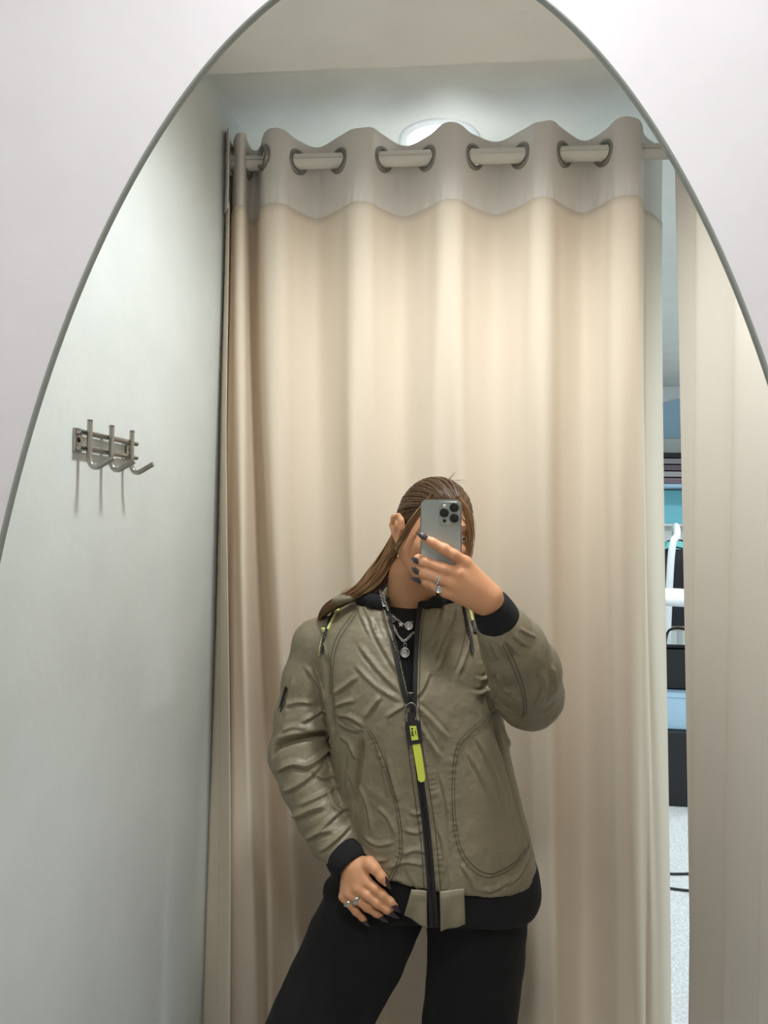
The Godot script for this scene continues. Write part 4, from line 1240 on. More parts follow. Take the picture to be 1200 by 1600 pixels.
func copy_prims(from: Field, to: Field, lo: int, hi: int) -> void:
	for i in range(lo, hi):
		to.kind.append(from.kind[i])
		to.a.append(from.a[i])
		to.b.append(from.b[i])
		to.ra.append(from.ra[i])
		to.rb.append(from.rb[i])
		to.k.append(from.k[i])
		to.cut.append(from.cut[i])
		to.turn.append(from.turn[i])
		to.rows.append(from.rows[i])

func skin_colours(v: PackedVector3Array) -> PackedColorArray:
	# skin, its blush on the cheeks and the lips' own colour
	var c := PackedColorArray()
	var base := Color8(213, 158, 117).srgb_to_linear()
	var blush := Color8(213, 142, 104).srgb_to_linear()
	var lip := Color8(176, 100, 92).srgb_to_linear()
	var nz := FastNoiseLite.new()
	nz.seed = 4
	nz.frequency = 60.0
	for p in v:
		var q := head_turn.inverse() * (p - head_at)
		var k := base.lerp(blush, 0.25 + 0.25 * nz.get_noise_3dv(p))
		for s in [-1.0, 1.0]:
			k = k.lerp(blush, 0.7 * exp(-(q - Vector3(s * 0.045, -0.03, 0.055)).length_squared() / 0.0006))
		if absf(q.x) < 0.02 and q.y > -0.073 and q.y < -0.051 and q.z > 0.08 and q.z < 0.11:
			k = lip
		c.append(k)
	return c

func globe(st: SurfaceTool, c: Vector3, r: Vector3, nu: int, nv: int, bs := Basis()) -> void:
	for i in nu:
		for j in nv:
			var p := []
			for q in [[0, 0], [0, 1], [1, 1], [1, 0]]:
				var a: float = TAU * (i + q[0]) / nu
				var b: float = PI * (j + q[1]) / nv - PI / 2
				p.append(c + bs * (Vector3(cos(a) * cos(b), sin(b), sin(a) * cos(b)) * r))
			quad(st, p[0], p[1], p[2], p[3])

func nail(root: Vector3, tip: Vector3, width: float, up: Vector3, parent: Node3D) -> void:
	# an almond plate, curved across, longer than the fingertip
	var st := begin()
	var t := (tip - root).normalized()
	var s := t.cross(up).normalized()
	var u := s.cross(t).normalized()
	var length := root.distance_to(tip)
	var nu := 10
	var nv := 8
	var top := []
	var low := []
	for i in nu + 1:
		var x := float(i) / nu
		var w := width / 2 * (1.0 - pow(x, 3.2)) * (0.8 + 0.2 * sin(minf(x * 4.0, PI / 2)))
		w = maxf(w, 0.0003)
		var a := []
		var b := []
		for j in nv + 1:
			var y := 2.0 * j / nv - 1.0
			var p := root + t * x * length + s * y * w + u * (0.0016 * (1.0 - y * y) * (w / (width / 2)) + 0.0008 * sin(x * PI))
			a.append(p)
			b.append(p - u * 0.0008)
		top.append(a)
		low.append(b)
	for i in nu:
		for j in nv:
			quad(st, top[i][j], top[i][j + 1], top[i + 1][j + 1], top[i + 1][j], true)
			quad(st, low[i][j], low[i][j + 1], low[i + 1][j + 1], low[i + 1][j])
		quad(st, top[i][0], top[i + 1][0], low[i + 1][0], low[i][0], true)
		quad(st, top[i][nv], top[i + 1][nv], low[i + 1][nv], low[i][nv])
	done(st, "fingernail", M.nail, parent)

func cap_point(dir: Vector3, grow: float) -> Vector3:
	# on the skull's ellipsoid, in the head's own axes
	var r := Vector3(0.066, 0.083, 0.091) + Vector3.ONE * grow
	return Vector3(0, 0.030, -0.012) + dir / (dir / r).length()

func build_hair() -> void:
	var rng := RandomNumberGenerator.new()
	rng.seed = 77
	var dark := Color8(74, 52, 36).srgb_to_linear()
	var brown := Color8(112, 82, 55).srgb_to_linear()
	var gold := Color8(158, 120, 80).srgb_to_linear()
	# the mass on the skull, ending at the hairline
	var f := Field.new()
	f.ball(on_head(Vector3(0, 0.030, -0.012)), Vector3(0.0725, 0.090, 0.0985), 0.02, head_turn)
	f.ball(on_head(Vector3(-0.01, 0.01, -0.085)), Vector3(0.045, 0.05, 0.035), 0.03, head_turn)
	f.below(on_head(Vector3(0, 0.018, 0.028)), head_turn * Vector3(0, -0.74, 1), 0.008)
	var g := nets(f, head_at - Vector3(0.15, 0.12, 0.2), head_at + Vector3(0.14, 0.15, 0.13), 0.0065)
	g.c = PackedColorArray()
	for p in g.v:
		g.c.append(dark.lerp(brown, 0.35))
	var hair := surface(g, "hair", M.hair, who, who)
	hair.set_meta("label", "long brown hair tied back, lighter towards its ends")
	# locks combed back over it
	var st := begin()
	for q in 460:
		var x := rng.randf_range(-0.0735, 0.0735)
		var lo := 0.012
		var hi := 0.125
		for it in 24:
			var m := (lo + hi) / 2
			var z := 0.028 + 0.74 * (m - 0.018)
			var e := Vector3(x / 0.074, (m - 0.03) / 0.091, (z + 0.012) / 0.099).length()
			if e < 1.0:
				lo = m
			else:
				hi = m
		var from := Vector3(x, lo, 0.028 + 0.74 * (lo - 0.018)) - Vector3(0, 0.03, -0.012)
		if q >= 300:
			# and further back on the crown
			from = Vector3(rng.randf_range(-1, 1), rng.randf_range(0.35, 1.2), rng.randf_range(0.0, 0.7))
		var to := Vector3(-0.012 + rng.randf_range(-0.008, 0.008), rng.randf_range(-0.03, -0.01), -0.11)
		var d0 := from.normalized()
		var d1 := to.normalized()
		var path := []
		var lift_ := rng.randf_range(0.006, 0.0095)
		for k in 14:
			var t := k / 13.0
			var dir := d0.slerp(d1, t)
			path.append(on_head(cap_point(dir, lift_ + 0.0035 * sin(t * PI) * rng.randf_range(0.8, 1.2))))
		st.set_color(dark.lerp(brown, rng.randf()).lerp(gold, maxf(0.0, rng.randf() - 0.72)))
		var r := rng.randf_range(0.0009, 0.0019)
		tube(st, path, [r * 0.5, r, r, r * 0.8], 5, true, 0.6)
	done(st, "comb_locks", M.hair, hair).set_meta("kind", "stuff")
	# the length that falls behind the ear and over the shoulder
	var upper := [Vector3(-0.1061, 1.5507, -1.535), Vector3(-0.1269, 1.5001, -1.545), Vector3(-0.1509, 1.4565, -1.54), Vector3(-0.1784, 1.4176, -1.53), Vector3(-0.21, 1.383, -1.52), Vector3(-0.26, 1.3513, -1.53), Vector3(-0.2863, 1.3225, -1.56), Vector3(-0.3118, 1.2693, -1.645)]
	var lower := [Vector3(-0.098, 1.5258, -1.545), Vector3(-0.1114, 1.4778, -1.55), Vector3(-0.1251, 1.4323, -1.555), Vector3(-0.1418, 1.3963, -1.545), Vector3(-0.1693, 1.3748, -1.53), Vector3(-0.2318, 1.3465, -1.53), Vector3(-0.2732, 1.3172, -1.56), Vector3(-0.2995, 1.2622, -1.645)]
	st = begin()
	for q in 190:
		var u := rng.randf()
		var dd := rng.randf_range(-0.014, 0.012)
		var wob := rng.randf_range(-0.004, 0.004)
		var stop := rng.randf_range(0.86, 1.0)
		var path := []
		for k in 22:
			var t := k / 21.0 * stop
			var a: Vector3 = catmull(upper, t)
			var b: Vector3 = catmull(lower, t)
			var p := a.lerp(b, clampf(u + 0.16 * sin(t * 5.0 + q), -0.05, 1.05))
			p.z += dd * sin(clampf(t * 1.6, 0.0, 1.0) * PI / 2) + 0.012 * sin(u * PI)
			p.y += wob * sin(t * PI)
			path.append(p)
		var c := brown.lerp(gold, 0.15 + rng.randf() * 0.85)
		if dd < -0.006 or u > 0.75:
			c = dark.lerp(brown, rng.randf() * 0.8)  # strands at the back and underside darkened: shade put into their colour
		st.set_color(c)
		var r := rng.randf_range(0.001, 0.0022)
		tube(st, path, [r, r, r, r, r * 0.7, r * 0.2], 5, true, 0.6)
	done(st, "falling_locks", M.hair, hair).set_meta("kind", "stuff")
	# loose locks framing the face, and a few stray hairs
	st = begin()
	for l in [[Vector3(-0.037, 1.5871, -1.405), Vector3(-0.0543, 1.5666, -1.405), Vector3(-0.0704, 1.5461, -1.405), Vector3(-0.0843, 1.5255, -1.41), Vector3(-0.0963, 1.5018, -1.425), Vector3(-0.1121, 1.4797, -1.45), Vector3(-0.1351, 1.4584, -1.49)], [Vector3(-0.0345, 1.5846, -1.405), Vector3(-0.0492, 1.5642, -1.405), Vector3(-0.0665, 1.5411, -1.405), Vector3(-0.0816, 1.5179, -1.41), Vector3(-0.0949, 1.4928, -1.425), Vector3(-0.1073, 1.4725, -1.44), Vector3(-0.1208, 1.455, -1.465)],
			[Vector3(0.0109, 1.5832, -1.42), Vector3(0.0265, 1.5631, -1.42), Vector3(0.0358, 1.534, -1.42), Vector3(0.0402, 1.5024, -1.42), Vector3(0.0394, 1.4744, -1.42), Vector3(0.0335, 1.4539, -1.42)], [Vector3(0.0135, 1.5781, -1.42), Vector3(0.0292, 1.553, -1.42), Vector3(0.0348, 1.5213, -1.42), Vector3(0.0341, 1.4895, -1.42), Vector3(0.0307, 1.4666, -1.42)], [Vector3(0.0161, 1.5835, -1.43), Vector3(0.0344, 1.5582, -1.43), Vector3(0.0413, 1.5276, -1.43), Vector3(0.0431, 1.4957, -1.43), Vector3(0.0374, 1.461, -1.43)]]:
		for q in 11:
			var path := []
			var j := Vector3(rng.randf_range(-0.005, 0.005), rng.randf_range(-0.004, 0.004), rng.randf_range(-0.006, 0.004))
			var sp := rng.randf_range(0.3, 1.6)
			for k in 16:
				var t := k / 15.0
				var p: Vector3 = catmull(l, t)
				path.append(p + j * (0.4 + sp * t))
			st.set_color(brown.lerp(gold, 0.4 + 0.6 * rng.randf()))
			var r := rng.randf_range(0.0006, 0.0014)
			tube(st, path, [r, r, r, r * 0.25], 4, true, 0.7)
	for l in [[Vector3(-0.0128, 1.6104, -1.47), Vector3(-0.0025, 1.6237, -1.47), Vector3(0.0065, 1.6344, -1.47)], [Vector3(-0.0154, 1.609, -1.47), Vector3(0.0055, 1.6159, -1.47), Vector3(0.0291, 1.6149, -1.47)], [Vector3(-0.0444, 1.6099, -1.47), Vector3(-0.0577, 1.6124, -1.47), Vector3(-0.0708, 1.6069, -1.47)], [Vector3(-0.0737, 1.5939, -1.48), Vector3(-0.0869, 1.583, -1.48), Vector3(-0.0999, 1.5641, -1.48)], [Vector3(-0.0763, 1.5885, -1.48), Vector3(-0.0921, 1.5749, -1.48), Vector3(-0.1024, 1.5534, -1.48)], [Vector3(-0.0207, 1.6116, -1.47), Vector3(-0.0248, 1.6181, -1.47), Vector3(-0.0341, 1.622, -1.47)], [Vector3(0.0375, 1.5532, -1.45), Vector3(0.0455, 1.5378, -1.45), Vector3(0.0485, 1.5145, -1.45)], [Vector3(-0.0856, 1.5747, -1.46), Vector3(-0.0984, 1.556, -1.46), Vector3(-0.1059, 1.5348, -1.46)],
			[Vector3(-0.0075, 1.6091, -1.47), Vector3(0.0082, 1.612, -1.47), Vector3(0.0214, 1.6056, -1.47)], [Vector3(-0.2018, 1.3902, -1.52), Vector3(-0.2292, 1.3687, -1.52), Vector3(-0.2487, 1.3625, -1.52)], [Vector3(-0.2686, 1.3371, -1.54), Vector3(-0.2825, 1.3198, -1.54), Vector3(-0.2922, 1.3055, -1.54)]]:
		for q in 3:
			var j := Vector3(rng.randf_range(-0.004, 0.004), rng.randf_range(-0.004, 0.004), 0)
			var path := []
			for k in 8:
				path.append(catmull(l, k / 7.0) + j * (k / 7.0))
			st.set_color(brown.lerp(gold, 0.5))
			tube(st, path, [0.0005, 0.0004, 0.0002], 3)
	done(st, "loose_locks", M.hair, hair).set_meta("kind", "stuff")

# ==================================================================== what is sewn to the jacket
var over: Field

func plate(st: SurfaceTool, poly: Array, z0: float, z1: float, bevel := 0.0) -> void:
	# a flat outline (x, y) given thickness from z0 (back) to z1 (front), its front edge chamfered
	var ring := PackedVector2Array(poly)
	if Geometry2D.is_polygon_clockwise(ring):
		ring.reverse()
	var inner := ring
	if bevel > 0:
		var off := Geometry2D.offset_polygon(ring, -bevel, Geometry2D.JOIN_ROUND)
		if off.size() == 1 and off[0].size() == ring.size():
			inner = off[0]
		else:
			bevel = 0.0
	var n := ring.size()
	st.set_smooth_group(-1)
	for face in [[inner, z1, false], [ring, z0, true]]:
		var p: PackedVector2Array = face[0]
		var tri := Geometry2D.triangulate_polygon(p)
		for t in range(0, tri.size(), 3):
			var q := [p[tri[t]], p[tri[t + 1]], p[tri[t + 2]]]
			var cw: bool = (q[1] - q[0]).cross(q[2] - q[0]) < 0
			if cw == face[2]:
				q = [q[0], q[2], q[1]]
			for c in q:
				st.add_vertex(Vector3(c.x, c.y, face[1]))
	for k in n:
		var a := ring[k]
		var b := ring[(k + 1) % n]
		var zb := z1 - bevel
		quad(st, Vector3(a.x, a.y, z0), Vector3(b.x, b.y, z0), Vector3(b.x, b.y, zb), Vector3(a.x, a.y, zb))
	st.set_smooth_group(0)

func round_rect(c: Vector2, half: Vector2, r: float, per := 8) -> Array:
	var p := []
	for q in 4:
		var s: Vector2 = [Vector2(1, 1), Vector2(-1, 1), Vector2(-1, -1), Vector2(1, -1)][q]
		var m := c + s * (half - Vector2.ONE * r)
		for k in per + 1:
			var a := PI / 2 * (q + float(k) / per)
			p.append(m + Vector2(cos(a), sin(a)) * r)
	return p

func sewn(st: SurfaceTool, called: String, m: Material) -> MeshInstance3D:
	return done(st, called, m, shell)

func build_details() -> void:
	var st: SurfaceTool
	# ---- ribbed hem
	var hem := Field.new()
	hem.stack([[0.6993, -0.0257, 0.209, -1.546, 0.13], [0.7165, -0.0179, 0.2157, -1.546, 0.14], [0.7393, -0.0093, 0.2148, -1.546, 0.1455], [0.7674, -0.0048, 0.2085, -1.546, 0.146], [0.7953, -0.0024, 0.2002, -1.546, 0.144], [0.8243, -0.004, 0.1905, -1.546, 0.14]], 0.02)
	hem.below(Vector3(-0.004, 0.7401, -1.41), Vector3(-0.16, -1, 0), 0.012)
	var g := nets(hem, Vector3(-0.34, 0.68, -1.74), Vector3(0.27, 0.88, -1.36), 0.0075)
	surface(g, "hem_rib", M.rib, shell, who)
	over = Field.new()
	copy_prims(jacket, over, 0, jacket.kind.size() - 1)
	copy_prims(hem, over, 0, 1)
	# ---- cuffs: knitted tubes, a little wider at the sleeve
	for c in [[Vector3(0.0696, 1.3968, -1.272), Vector3(0.0956, 1.3441, -1.309), 0.0305, 0.0415], [Vector3(-0.1834, 0.825, -1.432), Vector3(-0.2182, 0.8524, -1.466), 0.0415, 0.0405]]:
		st = begin()
		var path := []
		var rad := []
		for k in 9:
			var t := k / 8.0
			path.append(c[0].lerp(c[1], t))
			rad.append(lerpf(c[2], c[3], t) + 0.003 * sin(t * PI) - (0.003 if k == 0 else 0.0))
		tube(st, path, rad, 40, false)
		var inside := []
		for r in rad:
			inside.append(r - 0.004)
		path.reverse()
		inside.reverse()
		tube(st, path, inside, 40, false)
		path.reverse()
		inside.reverse()
		rim_ring(st, path[0], path[1], inside[0], rad[0], 40)
		sewn(st, "cuff_rib", M.rib)
	# ---- hood folded down behind the neck, its dark lining showing
	var hd := Field.new()
	hd.chain([[Vector3(-0.2451, 1.3424, -1.57), 0.014], [Vector3(-0.2243, 1.3527, -1.585), 0.020], [Vector3(-0.1921, 1.3541, -1.63), 0.030], [Vector3(-0.1017, 1.3576, -1.675), 0.038], [Vector3(-0.0036, 1.3532, -1.635), 0.034], [Vector3(0.0364, 1.3434, -1.585), 0.022]], 0.02)
	surface(nets(hd, Vector3(-0.34, 1.25, -1.8), Vector3(0.14, 1.48, -1.48), 0.007), "hood", M.nylon, shell, who)
	hd = Field.new()
	hd.chain([[Vector3(-0.1371, 1.3492, -1.49), 0.010], [Vector3(-0.1574, 1.3581, -1.5), 0.015], [Vector3(-0.1829, 1.3591, -1.53), 0.018], [Vector3(-0.2035, 1.3625, -1.58), 0.020], [Vector3(-0.1532, 1.3733, -1.655), 0.024], [Vector3(-0.0636, 1.3754, -1.66), 0.024], [Vector3(-0.0037, 1.3678, -1.61), 0.020], [Vector3(-0.0061, 1.3606, -1.55), 0.016], [Vector3(-0.0275, 1.3605, -1.512), 0.0125], [Vector3(-0.0511, 1.3556, -1.492), 0.0095]], 0.012)
	surface(nets(hd, Vector3(-0.3, 1.28, -1.76), Vector3(0.12, 1.46, -1.44), 0.006), "hood_lining", M.rib, shell, who)
	hd = Field.new()
	hd.ball(Vector3(-0.2245, 1.3619, -1.508), Vector3(0.026, 0.0095, 0.013), 0.01, Basis(Vector3.BACK, 0.18))
	hd.ball(Vector3(-0.2442, 1.352, -1.528), Vector3(0.016, 0.007, 0.012), 0.02, Basis(Vector3.BACK, 0.45))
	surface(nets(hd, Vector3(-0.32, 1.32, -1.56), Vector3(-0.14, 1.42, -1.46), 0.004), "hood_flap", M.nylon, shell, who)
	# ---- zip: tapes along the open front, closed below
	var left_edge := laid(jacket, [Vector3(-0.1354, 1.3663, -1.44), Vector3(-0.1242, 1.3314, -1.44), Vector3(-0.1117, 1.2863, -1.44), Vector3(-0.099, 1.2347, -1.44), Vector3(-0.0878, 1.1936, -1.44), Vector3(-0.0769, 1.1655, -1.44)], 0.0015)
	var right_edge := laid(jacket, [Vector3(-0.0599, 1.3724, -1.44), Vector3(-0.063, 1.3308, -1.44), Vector3(-0.0653, 1.2789, -1.44), Vector3(-0.0656, 1.2205, -1.44), Vector3(-0.0652, 1.166, -1.44)], 0.0015)
	for e in [left_edge, right_edge]:
		st = begin()
		ribbon(st, e, 0.0095, 0.004)
		sewn(st, "zip_tape", M.tape)
	var closed := laid(over, [Vector3(-0.071, 1.1826, -1.41), Vector3(-0.0671, 1.1446, -1.41), Vector3(-0.0611, 1.0941, -1.41), Vector3(-0.0516, 1.0248, -1.41), Vector3(-0.0408, 0.9556, -1.41), Vector3(-0.0327, 0.8927, -1.41), Vector3(-0.0258, 0.8297, -1.41), Vector3(-0.0211, 0.7794, -1.41), Vector3(-0.0185, 0.7416, -1.41)], 0.0045, 8)
	st = begin()
	ribbon(st, closed, [0.0115, 0.0125, 0.0145, 0.016, 0.0175], 0.003)
	sewn(st, "zip_tape", M.tape)
	st = begin()
	for e in [[left_edge, 1.0], [right_edge, -1.0], [closed, 0.0]]:
		var p: Array = e[0]
		var total := 0.0
		for k in p.size() - 1:
			total += p[k].distance_to(p[k + 1])
		var run := 0.0
		var next := 0.02
		for k in p.size() - 1:
			var seg: float = p[k].distance_to(p[k + 1])
			while next < run + seg:
				var c: Vector3 = p[k].lerp(p[k + 1], (next - run) / seg) + Vector3(0.0042 * e[1], 0, 0.0022)
				var w := 0.0011 if e[1] != 0.0 else 0.0019
				box(st, c - Vector3(w, 0.0006, 0.0009), c + Vector3(w, 0.0006, 0.0009))
				next += 0.0024
			run += seg
	var teeth := sewn(st, "zip_teeth", M.teeth)
	teeth.set_meta("kind", "stuff")
	# slider, its loop and the end stop
	st = begin()
	var sl := front(jacket, Vector3(-0.0732, 1.1838, -1.415).x, Vector3(-0.0732, 1.1838, -1.415).y) + Vector3(0, 0, 0.006)
	box(st, sl - Vector3(0.0052, 0.010, 0.003), sl + Vector3(0.0052, 0.010, 0.0035), 0.0015)
	tube(st, smooth_path([sl + Vector3(0, 0.008, 0.003), sl + Vector3(0, 0.005, 0.0085), sl + Vector3(0, -0.004, 0.0085), sl + Vector3(0, -0.008, 0.003)], 4), 0.0013, 6)
	sewn(st, "zip_slider", M.teeth)
	st = begin()
	tube(st, smooth_path([Vector3(-0.079, 1.14, -1.398), Vector3(-0.085, 1.1548, -1.398), Vector3(-0.0808, 1.1689, -1.398), Vector3(-0.0721, 1.1756, -1.398), Vector3(-0.0632, 1.1709, -1.398), Vector3(-0.0592, 1.1585, -1.398), Vector3(-0.0627, 1.1432, -1.398)], 5), 0.0009, 8)
	sewn(st, "pull_ring", M.steel)
	var zt := -1.3995
	st = begin()
	plate(st, [Vector2(-0.0782, 1.1558), Vector2(-0.0643, 1.1564), Vector2(-0.0631, 1.1452), Vector2(-0.059, 1.1409), Vector2(-0.0539, 1.1386), Vector2(-0.0521, 1.1343), Vector2(-0.0482, 1.1017), Vector2(-0.0499, 1.0966), Vector2(-0.0738, 1.0917), Vector2(-0.077, 1.0946), Vector2(-0.0827, 1.1291), Vector2(-0.0822, 1.1348), Vector2(-0.0785, 1.14)], zt - 0.0022, zt + 0.0018, 0.0006)
	sewn(st, "pull_holder", M.rubber)
	st = begin()
	plate(st, [Vector2(-0.0739, 1.1295), Vector2(-0.0608, 1.1306), Vector2(-0.0558, 1.1039), Vector2(-0.0693, 1.1017)], zt + 0.0015, zt + 0.0026)
	sewn(st, "pull_window", M.yellow)
	st = begin()
	var strap := []
	for q in [Vector2(-0.0682, 1.097), Vector2(-0.0531, 1.099), Vector2(-0.0468, 1.064), Vector2(-0.0414, 1.0303)]:
		strap.append(q)
	var ca := Vector2(-0.0486, 1.0274)
	for k in 9:
		var a := -0.15 - PI * k / 8.0
		strap.append(ca + Vector2(cos(a), sin(a)) * 0.0073)
	plate(st, strap, zt - 0.0012, zt + 0.0009, 0.0004)
	sewn(st, "pull_strap", M.yellow)
	# print on the window, as the looking-glass shows it
	st = begin()
	var zp := zt + 0.0030
	for l in [[[2.30, 3.60],[6.00, 3.20]], [[2.60, 2.40],[3.00, 5.20]], [[4.30, 3.50],[4.60, 5.60]], [[8.60, 2.80],[9.10, 2.80]], [[9.20, 6.40],[10.30, 13.60]],
			[[5.60, 7.40],[4.00, 8.00],[3.20, 10.20],[4.20, 11.00],[5.20, 10.20],[5.20, 8.60]], [[3.60, 12.20],[3.40, 14.40],[5.00, 15.20],[6.60, 14.20],[6.20, 12.00],[4.80, 12.00],[4.60, 13.40]]]:
		var path := []
		for q in l:
			path.append(print_at(q[0], q[1], zp))
		tube(st, path, 0.0008, 6)
	sewn(st, "pull_print", M.tape)
	# ---- plackets below the hem, either side of the zip
	for t in [[Vector2(-0.0645, 0.8107), Vector2(-0.0342, 0.8115), Vector2(-0.0315, 0.7413), Vector2(-0.0772, 0.7595)], [Vector2(-0.009, 0.812), Vector2(0.0385, 0.8202), Vector2(0.0421, 0.7542), Vector2(-0.0051, 0.737)]]:
		var at := func(i: int, j: int) -> Vector3:
			var u := i / 14.0
			var v := 1.0 - j / 18.0
			var q: Vector2 = t[0].lerp(t[1], u).lerp(t[3].lerp(t[2], u), v)
			var p := front(over, q.x, maxf(q.y, Vector3(0.0079, 0.7789, -1.41).y))
			return Vector3(q.x, q.y, p.z + 0.002 + 0.0035 * smoothstep(0.0, 0.15, v) + 0.0022 * sin(u * 7.0 + v * 3.0) * v + 0.002 * sin(v * 5.0 - u * 4.0) * u)
		st = begin()
		sheet(st, at, 15, 19, 0.003, null)
		sewn(st, "placket_end", M.nylon)
	st = begin()
	tube(st, smooth_path([Vector3(-0.0708, 0.7641, -1.397), Vector3(-0.0627, 0.8062, -1.397)], 4), 0.0006, 5)
	tube(st, smooth_path([Vector3(-0.0358, 0.7489, -1.395), Vector3(-0.0401, 0.8113, -1.395)], 4), 0.0006, 5)
	tube(st, smooth_path([Vector3(-0.0014, 0.7464, -1.395), Vector3(-0.0039, 0.8113, -1.395)], 4), 0.0006, 5)
	tube(st, smooth_path([Vector3(0.0369, 0.7617, -1.395), Vector3(0.0352, 0.8165, -1.395)], 4), 0.0006, 5)
	# ---- seams and rows of stitching
	for l in [[Vector3(-0.161, 1.1113, -1.43), Vector3(-0.1475, 1.0912, -1.43), Vector3(-0.1231, 1.0368, -1.43), Vector3(-0.1011, 0.9695, -1.43), Vector3(-0.091, 0.912, -1.43), Vector3(-0.0915, 0.8668, -1.43), Vector3(-0.1139, 0.8189, -1.43)], [Vector3(-0.1558, 1.1142, -1.43), Vector3(-0.1424, 1.0941, -1.43), Vector3(-0.118, 1.0397, -1.43), Vector3(-0.096, 0.9711, -1.43), Vector3(-0.0859, 0.9123, -1.43), Vector3(-0.0863, 0.8658, -1.43), Vector3(-0.1086, 0.814, -1.43)], [Vector3(-0.222, 1.1236, -1.45), Vector3(-0.1925, 1.1144, -1.45), Vector3(-0.1659, 1.1077, -1.45)],
			[Vector3(0.0911, 1.1538, -1.43), Vector3(0.0624, 1.132, -1.43), Vector3(0.0299, 1.1049, -1.43), Vector3(0.0176, 1.0813, -1.43), Vector3(0.0121, 1.0336, -1.43), Vector3(0.0134, 0.9632, -1.43), Vector3(0.0235, 0.8997, -1.43), Vector3(0.0471, 0.8589, -1.43), Vector3(0.083, 0.8383, -1.43), Vector3(0.127, 0.845, -1.43), Vector3(0.1741, 0.8684, -1.43)], [Vector3(0.095, 1.1488, -1.43), Vector3(0.0651, 1.127, -1.43), Vector3(0.0351, 1.1001, -1.43), Vector3(0.0228, 1.0764, -1.43), Vector3(0.0172, 1.0338, -1.43), Vector3(0.0185, 0.9634, -1.43), Vector3(0.0285, 0.9026, -1.43), Vector3(0.0521, 0.8644, -1.43), Vector3(0.0854, 0.8448, -1.43), Vector3(0.1268, 0.8513, -1.43), Vector3(0.1728, 0.8746, -1.43)],
			[Vector3(-0.1969, 1.3473, -1.48), Vector3(-0.2061, 1.3309, -1.48), Vector3(-0.2273, 1.2992, -1.48), Vector3(-0.2403, 1.2651, -1.48), Vector3(-0.2435, 1.2178, -1.48), Vector3(-0.2426, 1.1706, -1.48)], [Vector3(-0.1902, 1.3475, -1.48), Vector3(-0.2006, 1.3257, -1.48), Vector3(-0.2204, 1.2954, -1.48), Vector3(-0.2334, 1.2626, -1.48), Vector3(-0.238, 1.2166, -1.48), Vector3(-0.2385, 1.1708, -1.48)],
			[Vector3(-0.1407, 1.357, -1.43), Vector3(-0.1297, 1.3237, -1.43), Vector3(-0.1146, 1.2789, -1.43), Vector3(-0.1034, 1.2341, -1.43), Vector3(-0.0923, 1.192, -1.43), Vector3(-0.0854, 1.1691, -1.43), Vector3(-0.0807, 1.1254, -1.43), Vector3(-0.0716, 1.0485, -1.43), Vector3(-0.057, 0.9591, -1.43), Vector3(-0.0453, 0.8826, -1.43), Vector3(-0.0387, 0.8007, -1.43)], [Vector3(-0.0503, 1.3662, -1.43), Vector3(-0.0535, 1.3262, -1.43), Vector3(-0.0565, 1.281, -1.43), Vector3(-0.0566, 1.2167, -1.43), Vector3(-0.0557, 1.1652, -1.43), Vector3(-0.0478, 1.0883, -1.43), Vector3(-0.0321, 0.9991, -1.43), Vector3(-0.0176, 0.91, -1.43), Vector3(-0.0054, 0.803, -1.43)],
			[Vector3(0.0938, 1.3205, -1.31), Vector3(0.1081, 1.2919, -1.31), Vector3(0.1226, 1.2575, -1.31), Vector3(0.1347, 1.2231, -1.31), Vector3(0.1422, 1.185, -1.31), Vector3(0.1415, 1.164, -1.31)], [Vector3(0.0995, 1.3231, -1.31), Vector3(0.1138, 1.2956, -1.31), Vector3(0.1282, 1.2612, -1.31), Vector3(0.1392, 1.2267, -1.31), Vector3(0.1467, 1.1899, -1.31), Vector3(0.146, 1.1666, -1.31)], [Vector3(-0.0415, 0.7718, -1.45), Vector3(-0.0755, 0.7747, -1.45), Vector3(-0.115, 0.7825, -1.45), Vector3(-0.1678, 0.7815, -1.45)]]:
		tube(st, sewn_path(l, 0.0003, 6), 0.0006, 4)
	sewn(st, "stitching", M.seam)
	# ---- sleeve pocket zip
	st = begin()
	ribbon(st, smooth_path([Vector3(-0.3519, 1.1632, -1.525), Vector3(-0.359, 1.1372, -1.527), Vector3(-0.3676, 1.1038, -1.53), Vector3(-0.3741, 1.0684, -1.53), Vector3(-0.3767, 1.0418, -1.525)], 6), 0.006, 0.004, Vector3(-0.6, 0, 1))
	sewn(st, "sleeve_zip", M.tape)
	st = begin()
	tube(st, smooth_path([Vector3(-0.3508, 1.1546, -1.515), Vector3(-0.3534, 1.1434, -1.515), Vector3(-0.3518, 1.1323, -1.515), Vector3(-0.3572, 1.121, -1.515), Vector3(-0.3613, 1.1124, -1.515), Vector3(-0.3587, 1.1237, -1.515), Vector3(-0.3547, 1.1377, -1.515), Vector3(-0.3507, 1.1518, -1.515)], 4), 0.0012, 6)
	sewn(st, "sleeve_zip_pull", M.teeth)
	# ---- drawcords
	cord([Vector3(-0.2452, 1.3514, -1.5), Vector3(-0.2558, 1.3264, -1.5), Vector3(-0.2622, 1.2989, -1.5), Vector3(-0.2672, 1.27, -1.5), Vector3(-0.2695, 1.2439, -1.5)], 0.0036, M.tape, "drawcord")
	cord([Vector3(-0.2383, 1.3516, -1.5), Vector3(-0.2475, 1.3267, -1.5), Vector3(-0.2594, 1.2962, -1.5)], 0.0029, M.cord_yellow, "drawcord_bright")
	cord([Vector3(-0.2701, 1.2794, -1.5), Vector3(-0.2739, 1.2601, -1.5), Vector3(-0.275, 1.2409, -1.5)], 0.0014, M.cord_yellow, "drawcord_bright")
	st = begin()
	var kn := front(jacket, Vector3(-0.2662, 1.2933, -1.5).x, Vector3(-0.2662, 1.2933, -1.5).y) + Vector3(0, 0, 0.006)
